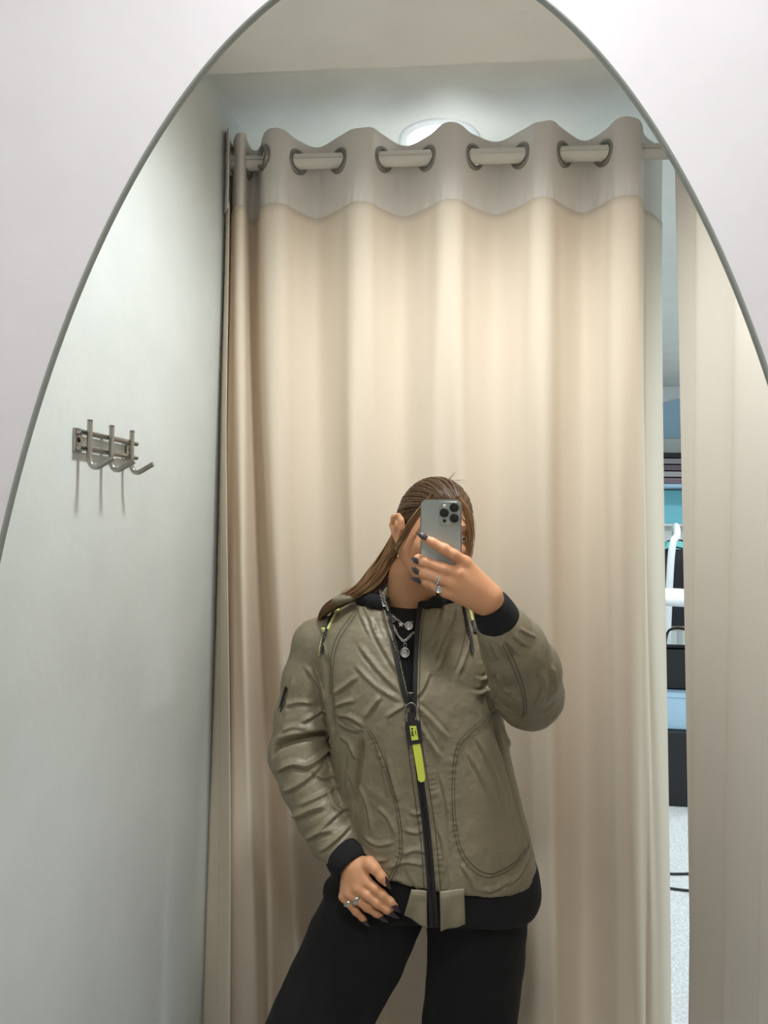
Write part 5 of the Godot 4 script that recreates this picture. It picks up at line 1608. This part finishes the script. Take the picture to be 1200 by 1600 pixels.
	globe(st, kn, Vector3(0.0062, 0.005, 0.005), 14, 10)
	globe(st, kn + Vector3(0.004, -0.004, 0.001), Vector3(0.0036, 0.0045, 0.0036), 10, 8)
	globe(st, kn + Vector3(-0.003, 0.003, 0.0015), Vector3(0.0045, 0.003, 0.0036), 10, 8)
	sewn(st, "cord_knot", M.cord_yellow)
	cord([Vector3(0.0269, 1.3647, -1.46), Vector3(0.0325, 1.344, -1.46), Vector3(0.0382, 1.3181, -1.46), Vector3(0.0452, 1.2896, -1.46)], 0.0038, M.tape, "drawcord")
	cord([Vector3(0.0348, 1.3624, -1.46), Vector3(0.0428, 1.3469, -1.46), Vector3(0.0498, 1.3211, -1.46)], 0.0032, M.cord_yellow, "drawcord_bright")
	cord([Vector3(0.0444, 1.2948, -1.46), Vector3(0.0482, 1.2675, -1.46)], 0.0040, M.rubber, "cord_end")
	cord([Vector3(0.0498, 1.3224, -1.46), Vector3(0.054, 1.3003, -1.46)], 0.0036, M.rubber, "cord_end")
	st = begin()
	for l in [laid(jacket, [Vector3(-0.2452, 1.3514, -1.5), Vector3(-0.2558, 1.3264, -1.5), Vector3(-0.2622, 1.2989, -1.5), Vector3(-0.2672, 1.27, -1.5), Vector3(-0.2695, 1.2439, -1.5)], 0.0074, 8), laid(jacket, [Vector3(0.0269, 1.3647, -1.46), Vector3(0.0325, 1.344, -1.46), Vector3(0.0382, 1.3181, -1.46), Vector3(0.0452, 1.2896, -1.46)], 0.0076, 8)]:
		for k in range(1, l.size() - 1):
			globe(st, l[k] + Vector3(0.0016 if k % 2 else -0.0016, 0, 0), Vector3(0.0008, 0.0012, 0.0009), 6, 4)
	var fleck := sewn(st, "cord_flecks", M.thread)
	fleck.set_meta("kind", "stuff")
	build_jewellery()
	build_phone()

func print_at(u: float, v: float, z: float) -> Vector3:
	# u across (0 to 14) and v down (0 to 22) the little window of the zip pull
	var a := Vector2(-0.0739, 1.1295)
	var b := Vector2(-0.0557, 1.1026)
	return Vector3(lerpf(a.x, b.x, u / 14.0), lerpf(a.y, b.y, v / 22.0), z)

func rim_ring(st: SurfaceTool, c: Vector3, towards: Vector3, r0: float, r1: float, n: int) -> void:
	var t := (towards - c).normalized()
	var s := t.cross(Vector3.UP if absf(t.y) < 0.9 else Vector3.RIGHT).normalized()
	var o := s.cross(t).normalized()
	for k in n:
		var a := TAU * k / n
		var b := TAU * (k + 1) / n
		var da := s * cos(a) + o * sin(a)
		var db := s * cos(b) + o * sin(b)
		quad(st, c + da * r0, c + da * r1, c + db * r1, c + db * r0)

func cord(pts: Array, r: float, m: Material, called: String) -> void:
	var st := begin()
	tube(st, laid(jacket, pts, r + 0.001, 6), r, 10)
	sewn(st, called, m)

# ==================================================================== jewellery
func link(st: SurfaceTool, a: Vector3, b: Vector3, w: float, r: float, up: Vector3) -> void:
	# one long chain link between a and b
	var t := (b - a).normalized()
	var s := t.cross(up).normalized()
	var p := []
	for k in 17:
		var q := TAU * k / 16.0
		var end := a if cos(q) < 0 else b
		p.append(end + t * cos(q) * w + s * sin(q) * w)
	tube(st, p, r, 6, false)

func chain_of(st: SurfaceTool, pts: Array, step: float, r: float) -> void:
	var total := 0.0
	for k in pts.size() - 1:
		total += pts[k].distance_to(pts[k + 1])
	var n := int(total / step)
	var at := func(d: float) -> Vector3:
		var run := 0.0
		for k in pts.size() - 1:
			var s: float = pts[k].distance_to(pts[k + 1])
			if run + s >= d:
				return pts[k].lerp(pts[k + 1], (d - run) / s)
			run += s
		return pts[pts.size() - 1]
	for k in n:
		var a: Vector3 = at.call((k + 0.12) * step)
		var b: Vector3 = at.call((k + 0.88) * step)
		link(st, a, b, 0.0016, r, Vector3.BACK if k % 2 else Vector3(0.8, 0.3, 0.6))

func on_tee(pts: Array, off: float) -> Array:
	var out := []
	for p in smooth_path(pts, 6):
		var q := front(tee, p.x, p.y)
		out.append(Vector3(p.x, p.y, (q.z if q.z > -1.6 else p.z) + off))
	return out

func coin(st: SurfaceTool, c: Vector3, r: float) -> void:
	var s := begin()
	lathe(s, [Vector2(0.0004, -0.0012), Vector2(r * 0.9, -0.0012), Vector2(r, -0.0008), Vector2(r, 0.0008), Vector2(r * 0.94, 0.0015), Vector2(r * 0.78, 0.0015), Vector2(r * 0.72, 0.0009), Vector2(0.0004, 0.0009)], 28)
	for k in 8:
		var a := TAU * k / 8.0
		globe(s, Vector3(cos(a) * r * 0.52, 0.001, sin(a) * r * 0.52), Vector3(r * 0.12, 0.0008, r * 0.12), 8, 6)
	globe(s, Vector3(0, 0.0009, 0), Vector3(r * 0.26, 0.001, r * 0.26), 10, 8)
	s.generate_normals()
	st.append_from(s.commit(), 0, Transform3D(Basis(Vector3.RIGHT, PI / 2), c))

func build_jewellery() -> void:
	var st := begin()
	var n1 := thing("necklace", "silver paperclip chain with star and coin charms at the neckline", "necklace", Vector3(-0.0968, 1.3267, -1.46))
	var path := on_tee([Vector3(-0.133, 1.3466, -1.49), Vector3(-0.1248, 1.3374, -1.49), Vector3(-0.1097, 1.3271, -1.49), Vector3(-0.0961, 1.3182, -1.49), Vector3(-0.0866, 1.3185, -1.49), Vector3(-0.0773, 1.3228, -1.49), Vector3(-0.0693, 1.3271, -1.49)], 0.003)
	var near_neck := smooth_path([Vector3(-0.1484, 1.3826, -1.515), Vector3(-0.1453, 1.3707, -1.5), Vector3(-0.1393, 1.3596, -1.482), Vector3(-0.1332, 1.3498, -1.476)], 5)
	chain_of(st, near_neck, 0.0062, 0.0009)
	chain_of(st, smooth_path([Vector3(-0.1428, 1.38, -1.515), Vector3(-0.1386, 1.3679, -1.502), Vector3(-0.1328, 1.3552, -1.486), Vector3(-0.1262, 1.3436, -1.474)], 5), 0.0062, 0.0009)
	chain_of(st, path, 0.0095, 0.0009)
	lift(done(st, "chain", M.silver, n1), n1)
	for c in [[Vector3(-0.1175, 1.3259, -1.47), 0.0068], [Vector3(-0.0828, 1.3153, -1.46), 0.0092]]:
		var q := front(tee, c[0].x, c[0].y)
		st = begin()
		coin(st, q + Vector3(0, 0, 0.005), c[1])
		lift(done(st, "coin_charm", M.silver, n1), n1)
	st = begin()
	var sc := front(tee, Vector3(-0.0993, 1.3174, -1.46).x, Vector3(-0.0993, 1.3174, -1.46).y) + Vector3(0, 0, 0.004)
	var star := []
	for k in 10:
		var a := PI / 2 + TAU * k / 10.0
		star.append(Vector2(sc.x, sc.y) + Vector2(cos(a), sin(a)) * (0.0062 if k % 2 == 0 else 0.0029))
	plate(st, star, sc.z - 0.0012, sc.z + 0.0015)
	lift(done(st, "star_charm", M.silver, n1), n1)
	var n2 := thing("necklace", "longer silver chain with a round medallion over the black shirt", "necklace", Vector3(-0.0901, 1.2826, -1.45))
	st = begin()
	chain_of(st, on_tee([Vector3(-0.1151, 1.3156, -1.46), Vector3(-0.1096, 1.3025, -1.46), Vector3(-0.1015, 1.2923, -1.46), Vector3(-0.0921, 1.2847, -1.46), Vector3(-0.0856, 1.2889, -1.46), Vector3(-0.0778, 1.2971, -1.46), Vector3(-0.07, 1.3039, -1.46)], 0.003), 0.0105, 0.001)
	lift(done(st, "chain", M.silver, n2), n2)
	st = begin()
	var mc := front(tee, Vector3(-0.0891, 1.2631, -1.45).x, Vector3(-0.0891, 1.2631, -1.45).y) + Vector3(0, 0, 0.005)
	coin(st, mc, 0.0108)
	lift(done(st, "medallion", M.silver, n2), n2)
	st = begin()
	link(st, mc + Vector3(0, 0.0125, 0), mc + Vector3(0, 0.017, 0), 0.0026, 0.001, Vector3.BACK)
	lift(done(st, "bail", M.silver, n2), n2)
	# rings
	var spots := [[Vector3(-0.0175, 1.4357, -1.2248), Vector3(-0.0297, 1.4407, -1.2265), 0.0088, 0.0016, "slim beaded silver ring on the hand holding the phone", 0], [Vector3(-0.0214, 1.4372, -1.2253), Vector3(-0.0297, 1.4407, -1.2265), 0.0087, 0.0013, "plain slim silver ring beside the beaded one on the raised hand", 1],
		[Vector3(-0.1731, 0.7806, -1.4), Vector3(-0.1522, 0.7674, -1.399), 0.0090, 0.0045, "broad silver signet ring on the lowered hand", 2], [Vector3(-0.1903, 0.7703, -1.405), Vector3(-0.1744, 0.7541, -1.404), 0.0081, 0.004, "flat topped silver ring on the little finger of the lowered hand", 2]]
	for s in spots:
		var t := thing("finger_ring", s[4], "ring", s[0], "silver rings")
		st = begin()
		var r: float = s[2] + 0.0008
		var w: float = s[3]
		lathe(st, [Vector2(r, -w), Vector2(r + 0.0014, -w * 0.7), Vector2(r + 0.0018, 0), Vector2(r + 0.0014, w * 0.7), Vector2(r, w)], 36)
		var band := done(st, "band", M.silver, t)
		band.basis = Basis(Quaternion(Vector3.UP, (s[1] - s[0]).normalized()))
		st = begin()
		match s[5]:
			0:
				for k in 10:
					globe(st, Vector3(cos(k * 0.6) * (r + 0.0016), 0, sin(k * 0.6) * (r + 0.0016)), Vector3.ONE * 0.0014, 8, 6)
				var beads := done(st, "beads", M.silver, t)
				beads.basis = band.basis
				st = begin()
				coin(st, Vector3.ZERO, 0.0062)
				var ch := done(st, "coin_charm", M.silver, t)
				ch.position = Vector3(-0.0193, 1.4192, -1.219) - t.position
			2:
				var up := (Vector3(0, 0.25, 1)).normalized()
				globe(st, up * (r + 0.001), Vector3(w * 1.15, w * 1.25, 0.0018), 16, 10)
				done(st, "face", M.silver, t)
	var er := thing("earring", "tiny silver stud in the ear lobe", "earring", Vector3(-0.1126, 1.4745, -1.475))
	st = begin()
	globe(st, Vector3.ZERO, Vector3(0.0032, 0.0042, 0.0032), 12, 8)
	done(st, "stud", M.silver, er)
	st = begin()
	tube(st, [Vector3.ZERO, Vector3(0.004, 0, -0.006)], 0.0005, 5)
	done(st, "pin", M.silver, er)

# ==================================================================== phone
func build_phone() -> void:
	M.titan = plain(Color8(168, 174, 169), 0.42, 0.2)
	M.titan_edge = plain(Color8(170, 169, 162), 0.3, 0.85)
	M.lens = plain(Color8(10, 10, 12), 0.06)
	M.lens_ring = plain(Color8(96, 95, 92), 0.3, 0.8)
	M.flash = plain(Color8(236, 232, 220), 0.3)
	M.screen = plain(Color8(14, 14, 16), 0.08)
	var ph := thing("smartphone", "grey smartphone with three back lenses held up before the face", "phone", Vector3(-0.0167, 1.5006, -1.24))
	ph.basis = Basis(Vector3.UP, deg_to_rad(-5.4)) * Basis(Vector3.BACK, deg_to_rad(1.05))
	var st := begin()
	plate(st, round_rect(Vector2.ZERO, Vector2(0.0357, 0.0735), 0.0108, 10), -0.0041, 0.0034, 0.0008)
	done(st, "frame", M.titan_edge, ph)
	st = begin()
	plate(st, round_rect(Vector2.ZERO, Vector2(0.0346, 0.0724), 0.0098, 10), 0.0025, 0.0042, 0.0005)
	done(st, "back_glass", M.titan, ph)
	st = begin()
	plate(st, round_rect(Vector2.ZERO, Vector2(0.0345, 0.0723), 0.0098, 10), -0.0045, -0.0035)
	done(st, "screen", M.screen, ph)
	st = begin()
	var cc := Vector2(0.0160, 0.0490)
	plate(st, round_rect(cc, Vector2(0.0183, 0.0196), 0.0085, 8), 0.004, 0.0058, 0.0006)
	var island := done(st, "camera_island", M.titan, ph)
	st = begin()
	var lip := []
	for q in round_rect(cc, Vector2(0.0179, 0.0192), 0.0083, 8):
		lip.append(Vector3(q.x, q.y, 0.0057))
	lip.append(lip[0])
	tube(st, lip, 0.0006, 6, false)
	done(st, "island_lip", M.titan_edge, island)
	for q in [Vector2(0.0235, 0.0587), Vector2(0.0062, 0.0498), Vector2(0.0235, 0.0403)]:
		st = begin()
		lathe(st, [Vector2(0.0083, 0.0), Vector2(0.0082, 0.0014), Vector2(0.0077, 0.0022), Vector2(0.0070, 0.0022), Vector2(0.0066, 0.0018), Vector2(0.0001, 0.0018)], 32)
		var rg := done(st, "lens_ring", M.lens_ring, island)
		rg.position = Vector3(q.x, q.y, 0.0056)
		rg.basis = Basis(Vector3.RIGHT, PI / 2)
		st = begin()
		lathe(st, [Vector2(0.0073, 0.0016), Vector2(0.0069, 0.0021), Vector2(0.004, 0.0026), Vector2(0.0001, 0.0027)], 32)
		var ln := done(st, "lens", M.lens, island)
		ln.position = rg.position
		ln.basis = rg.basis
	for q in [[Vector2(0.0066, 0.0618), M.flash, "flash"], [Vector2(0.0066, 0.0362), M.lens, "sensor"]]:
		st = begin()
		lathe(st, [Vector2(0.003, 0.0), Vector2(0.0026, 0.0006), Vector2(0.0001, 0.0006)], 24)
		var o := done(st, q[2], q[1], island)
		o.position = Vector3(q[0].x, q[0].y, 0.0058)
		o.basis = Basis(Vector3.RIGHT, PI / 2)
	for q in [[0.036, 0.022, 0.008], [-0.036, 0.035, 0.006], [-0.036, 0.018, 0.006]]:
		st = begin()
		box(st, Vector3(q[0] - 0.0006, q[1] - q[2], -0.0016), Vector3(q[0] + 0.0006, q[1] + q[2], 0.0012), 0.0003)
		done(st, "side_button", M.titan_edge, ph)

# ==================================================================== nodes
func numbered(called: String) -> String:
	if not taken.has(called):
		taken[called] = 0
		return called
	taken[called] += 1
	return "%s_%03d" % [called, taken[called]]

func thing(called: String, label: String, category: String, at := Vector3.ZERO, group := "") -> Node3D:
	var o := Node3D.new()
	o.name = numbered(called)
	o.position = at
	o.set_meta("label", label)
	o.set_meta("category", category)
	if group != "":
		o.set_meta("group", group)
	add_child(o)
	return o

func begin() -> SurfaceTool:
	var st := SurfaceTool.new()
	st.begin(Mesh.PRIMITIVE_TRIANGLES)
	st.set_smooth_group(0)
	return st

func done(st: SurfaceTool, called: String, m: Material, parent: Node = self, smooth := true) -> MeshInstance3D:
	if smooth:
		st.index()
	st.generate_normals()
	var o := MeshInstance3D.new()
	o.name = called
	o.mesh = st.commit()
	o.material_override = m
	parent.add_child(o, true)
	return o

func lift(o: MeshInstance3D, parent: Node3D) -> void:
	# a mesh made in world metres, hung under a thing that stands elsewhere
	o.position = -parent.position

func quad(st: SurfaceTool, a: Vector3, b: Vector3, c: Vector3, d: Vector3, flip := false) -> void:
	# a, b, c, d run counter-clockwise seen from the front; Godot's fronts are clockwise
	for p in ([a, b, c, a, c, d] if flip else [a, c, b, a, d, c]):
		st.add_vertex(p)

func box(st: SurfaceTool, lo: Vector3, hi: Vector3, bevel := 0.0) -> void:
	st.set_smooth_group(-1)
	var b := minf(bevel, (hi - lo)[(hi - lo).min_axis_index()] * 0.45)
	var c := (lo + hi) / 2
	var h := (hi - lo) / 2
	var i := h - Vector3.ONE * b
	for ax in 3:
		for s in [-1.0, 1.0]:
			var u := (ax + 1) % 3
			var w := (ax + 2) % 3
			var p := []
			for q in [[-1, -1], [1, -1], [1, 1], [-1, 1]]:
				var v := Vector3.ZERO
				v[ax] = s * h[ax]
				v[u] = q[0] * i[u]
				v[w] = q[1] * i[w]
				p.append(c + v)
			quad(st, p[0], p[1], p[2], p[3], s < 0)
	if b > 0:
		for ax in 3:
			var u := (ax + 1) % 3
			var w := (ax + 2) % 3
			for su in [-1.0, 1.0]:
				for sw in [-1.0, 1.0]:
					var p := []
					for q in [[-1, 0], [1, 0], [1, 1], [-1, 1]]:
						var v := Vector3.ZERO
						v[ax] = q[0] * i[ax]
						v[u] = su * (h[u] if q[1] == 0 else i[u])
						v[w] = sw * (i[w] if q[1] == 0 else h[w])
						p.append(c + v)
					quad(st, p[0], p[1], p[2], p[3], su * sw > 0)
		for sx in [-1.0, 1.0]:
			for sy in [-1.0, 1.0]:
				for sz in [-1.0, 1.0]:
					var a := c + Vector3(sx * h.x, sy * i.y, sz * i.z)
					var d := c + Vector3(sx * i.x, sy * h.y, sz * i.z)
					var e := c + Vector3(sx * i.x, sy * i.y, sz * h.z)
					for p in ([a, e, d] if sx * sy * sz > 0 else [a, d, e]):
						st.add_vertex(p)
	st.set_smooth_group(0)

func smooth_path(p: Array, per: int) -> Array:
	var out := []
	var n := (p.size() - 1) * per
	for k in n + 1:
		out.append(catmull(p, float(k) / n))
	return out

func tube(st: SurfaceTool, path: Array, r, sides: int, cap := true, squash := 1.0, up := Vector3.ZERO) -> void:
	# r: a radius, or an array of radii along the path
	var n := path.size()
	var rings := []
	var side := Vector3.ZERO
	for k in n:
		var t: Vector3 = (path[mini(k + 1, n - 1)] - path[maxi(k - 1, 0)]).normalized()
		if k == 0 and up == Vector3.ZERO:
			side = t.cross(Vector3.UP if absf(t.y) < 0.9 else Vector3.RIGHT).normalized()
		elif up != Vector3.ZERO:
			side = t.cross(up).normalized()
		else:
			side = (side - t * side.dot(t)).normalized()
		var other := side.cross(t).normalized()
		var rr: float = r if not r is Array else r[mini(int(round(float(k) / maxi(n - 1, 1) * (r.size() - 1))), r.size() - 1)]
		if r is Array and r.size() != n:
			rr = catmull(r, float(k) / maxi(n - 1, 1))
		var ring := []
		for j in sides:
			var a := TAU * j / sides
			ring.append(path[k] + side * cos(a) * rr + other * sin(a) * rr * squash)
		rings.append(ring)
	for k in n - 1:
		for j in sides:
			var j2 := (j + 1) % sides
			quad(st, rings[k][j], rings[k + 1][j], rings[k + 1][j2], rings[k][j2])
	if cap:
		for e in [0, n - 1]:
			for j in range(1, sides - 1):
				var tri := [rings[e][0], rings[e][j], rings[e][j + 1]]
				if e != 0:
					tri = [tri[0], tri[2], tri[1]]
				for p in tri:
					st.add_vertex(p)

func sweep_loop(st: SurfaceTool, path: Array, prof: Array) -> void:
	# a closed flat loop facing +z; profile x grows outwards, y along +z
	var n := path.size()
	for k in n:
		var o := []
		for kk in [k, (k + 1) % n]:
			var t: Vector3 = (path[(kk + 1) % n] - path[(kk + n - 1) % n]).normalized()
			var nn := Vector3(t.y, -t.x, 0)
			var r := []
			for q in prof:
				r.append(path[kk] + nn * q.x + Vector3(0, 0, q.y))
			o.append(r)
		for j in prof.size() - 1:
			quad(st, o[0][j], o[0][j + 1], o[1][j + 1], o[1][j])

func lathe(st: SurfaceTool, prof: Array, n: int, closed := false) -> void:
	# profile (radius, height) turned about y; upwards on the outside
	var m := prof.size() if closed else prof.size() - 1
	for k in n:
		var a := TAU * k / n
		var b := TAU * (k + 1) / n
		for j in m:
			var p: Vector2 = prof[j]
			var q: Vector2 = prof[(j + 1) % prof.size()]
			quad(st, Vector3(p.x * cos(a), p.y, p.x * sin(a)), Vector3(q.x * cos(a), q.y, q.x * sin(a)), Vector3(q.x * cos(b), q.y, q.x * sin(b)), Vector3(p.x * cos(b), p.y, p.x * sin(b)))

func sheet(st: SurfaceTool, at: Callable, nu: int, nv: int, thick: float, skip) -> void:
	# cloth with two faces: at(i, j) is the front
	var p := []
	for j in nv:
		var row := PackedVector3Array()
		for i in nu:
			row.append(at.call(i, j))
		p.append(row)
	var q := []
	for j in nv:
		var row := PackedVector3Array()
		for i in nu:
			var du: Vector3 = p[j][mini(i + 1, nu - 1)] - p[j][maxi(i - 1, 0)]
			var dv: Vector3 = p[mini(j + 1, nv - 1)][i] - p[maxi(j - 1, 0)][i]
			row.append(p[j][i] - du.cross(dv).normalized() * thick)
		q.append(row)
	for j in nv - 1:
		for i in nu - 1:
			if skip != null and skip.call(i, j):
				continue
			quad(st, p[j][i], p[j][i + 1], p[j + 1][i + 1], p[j + 1][i])
			quad(st, q[j][i], q[j][i + 1], q[j + 1][i + 1], q[j + 1][i], true)
	for e in [0, nu - 1]:
		for j in nv - 1:
			quad(st, p[j][e], p[j + 1][e], q[j + 1][e], q[j][e], e != 0)
	for e in [0, nv - 1]:
		for i in nu - 1:
			quad(st, p[e][i], q[e][i], q[e][i + 1], p[e][i + 1], e != 0)
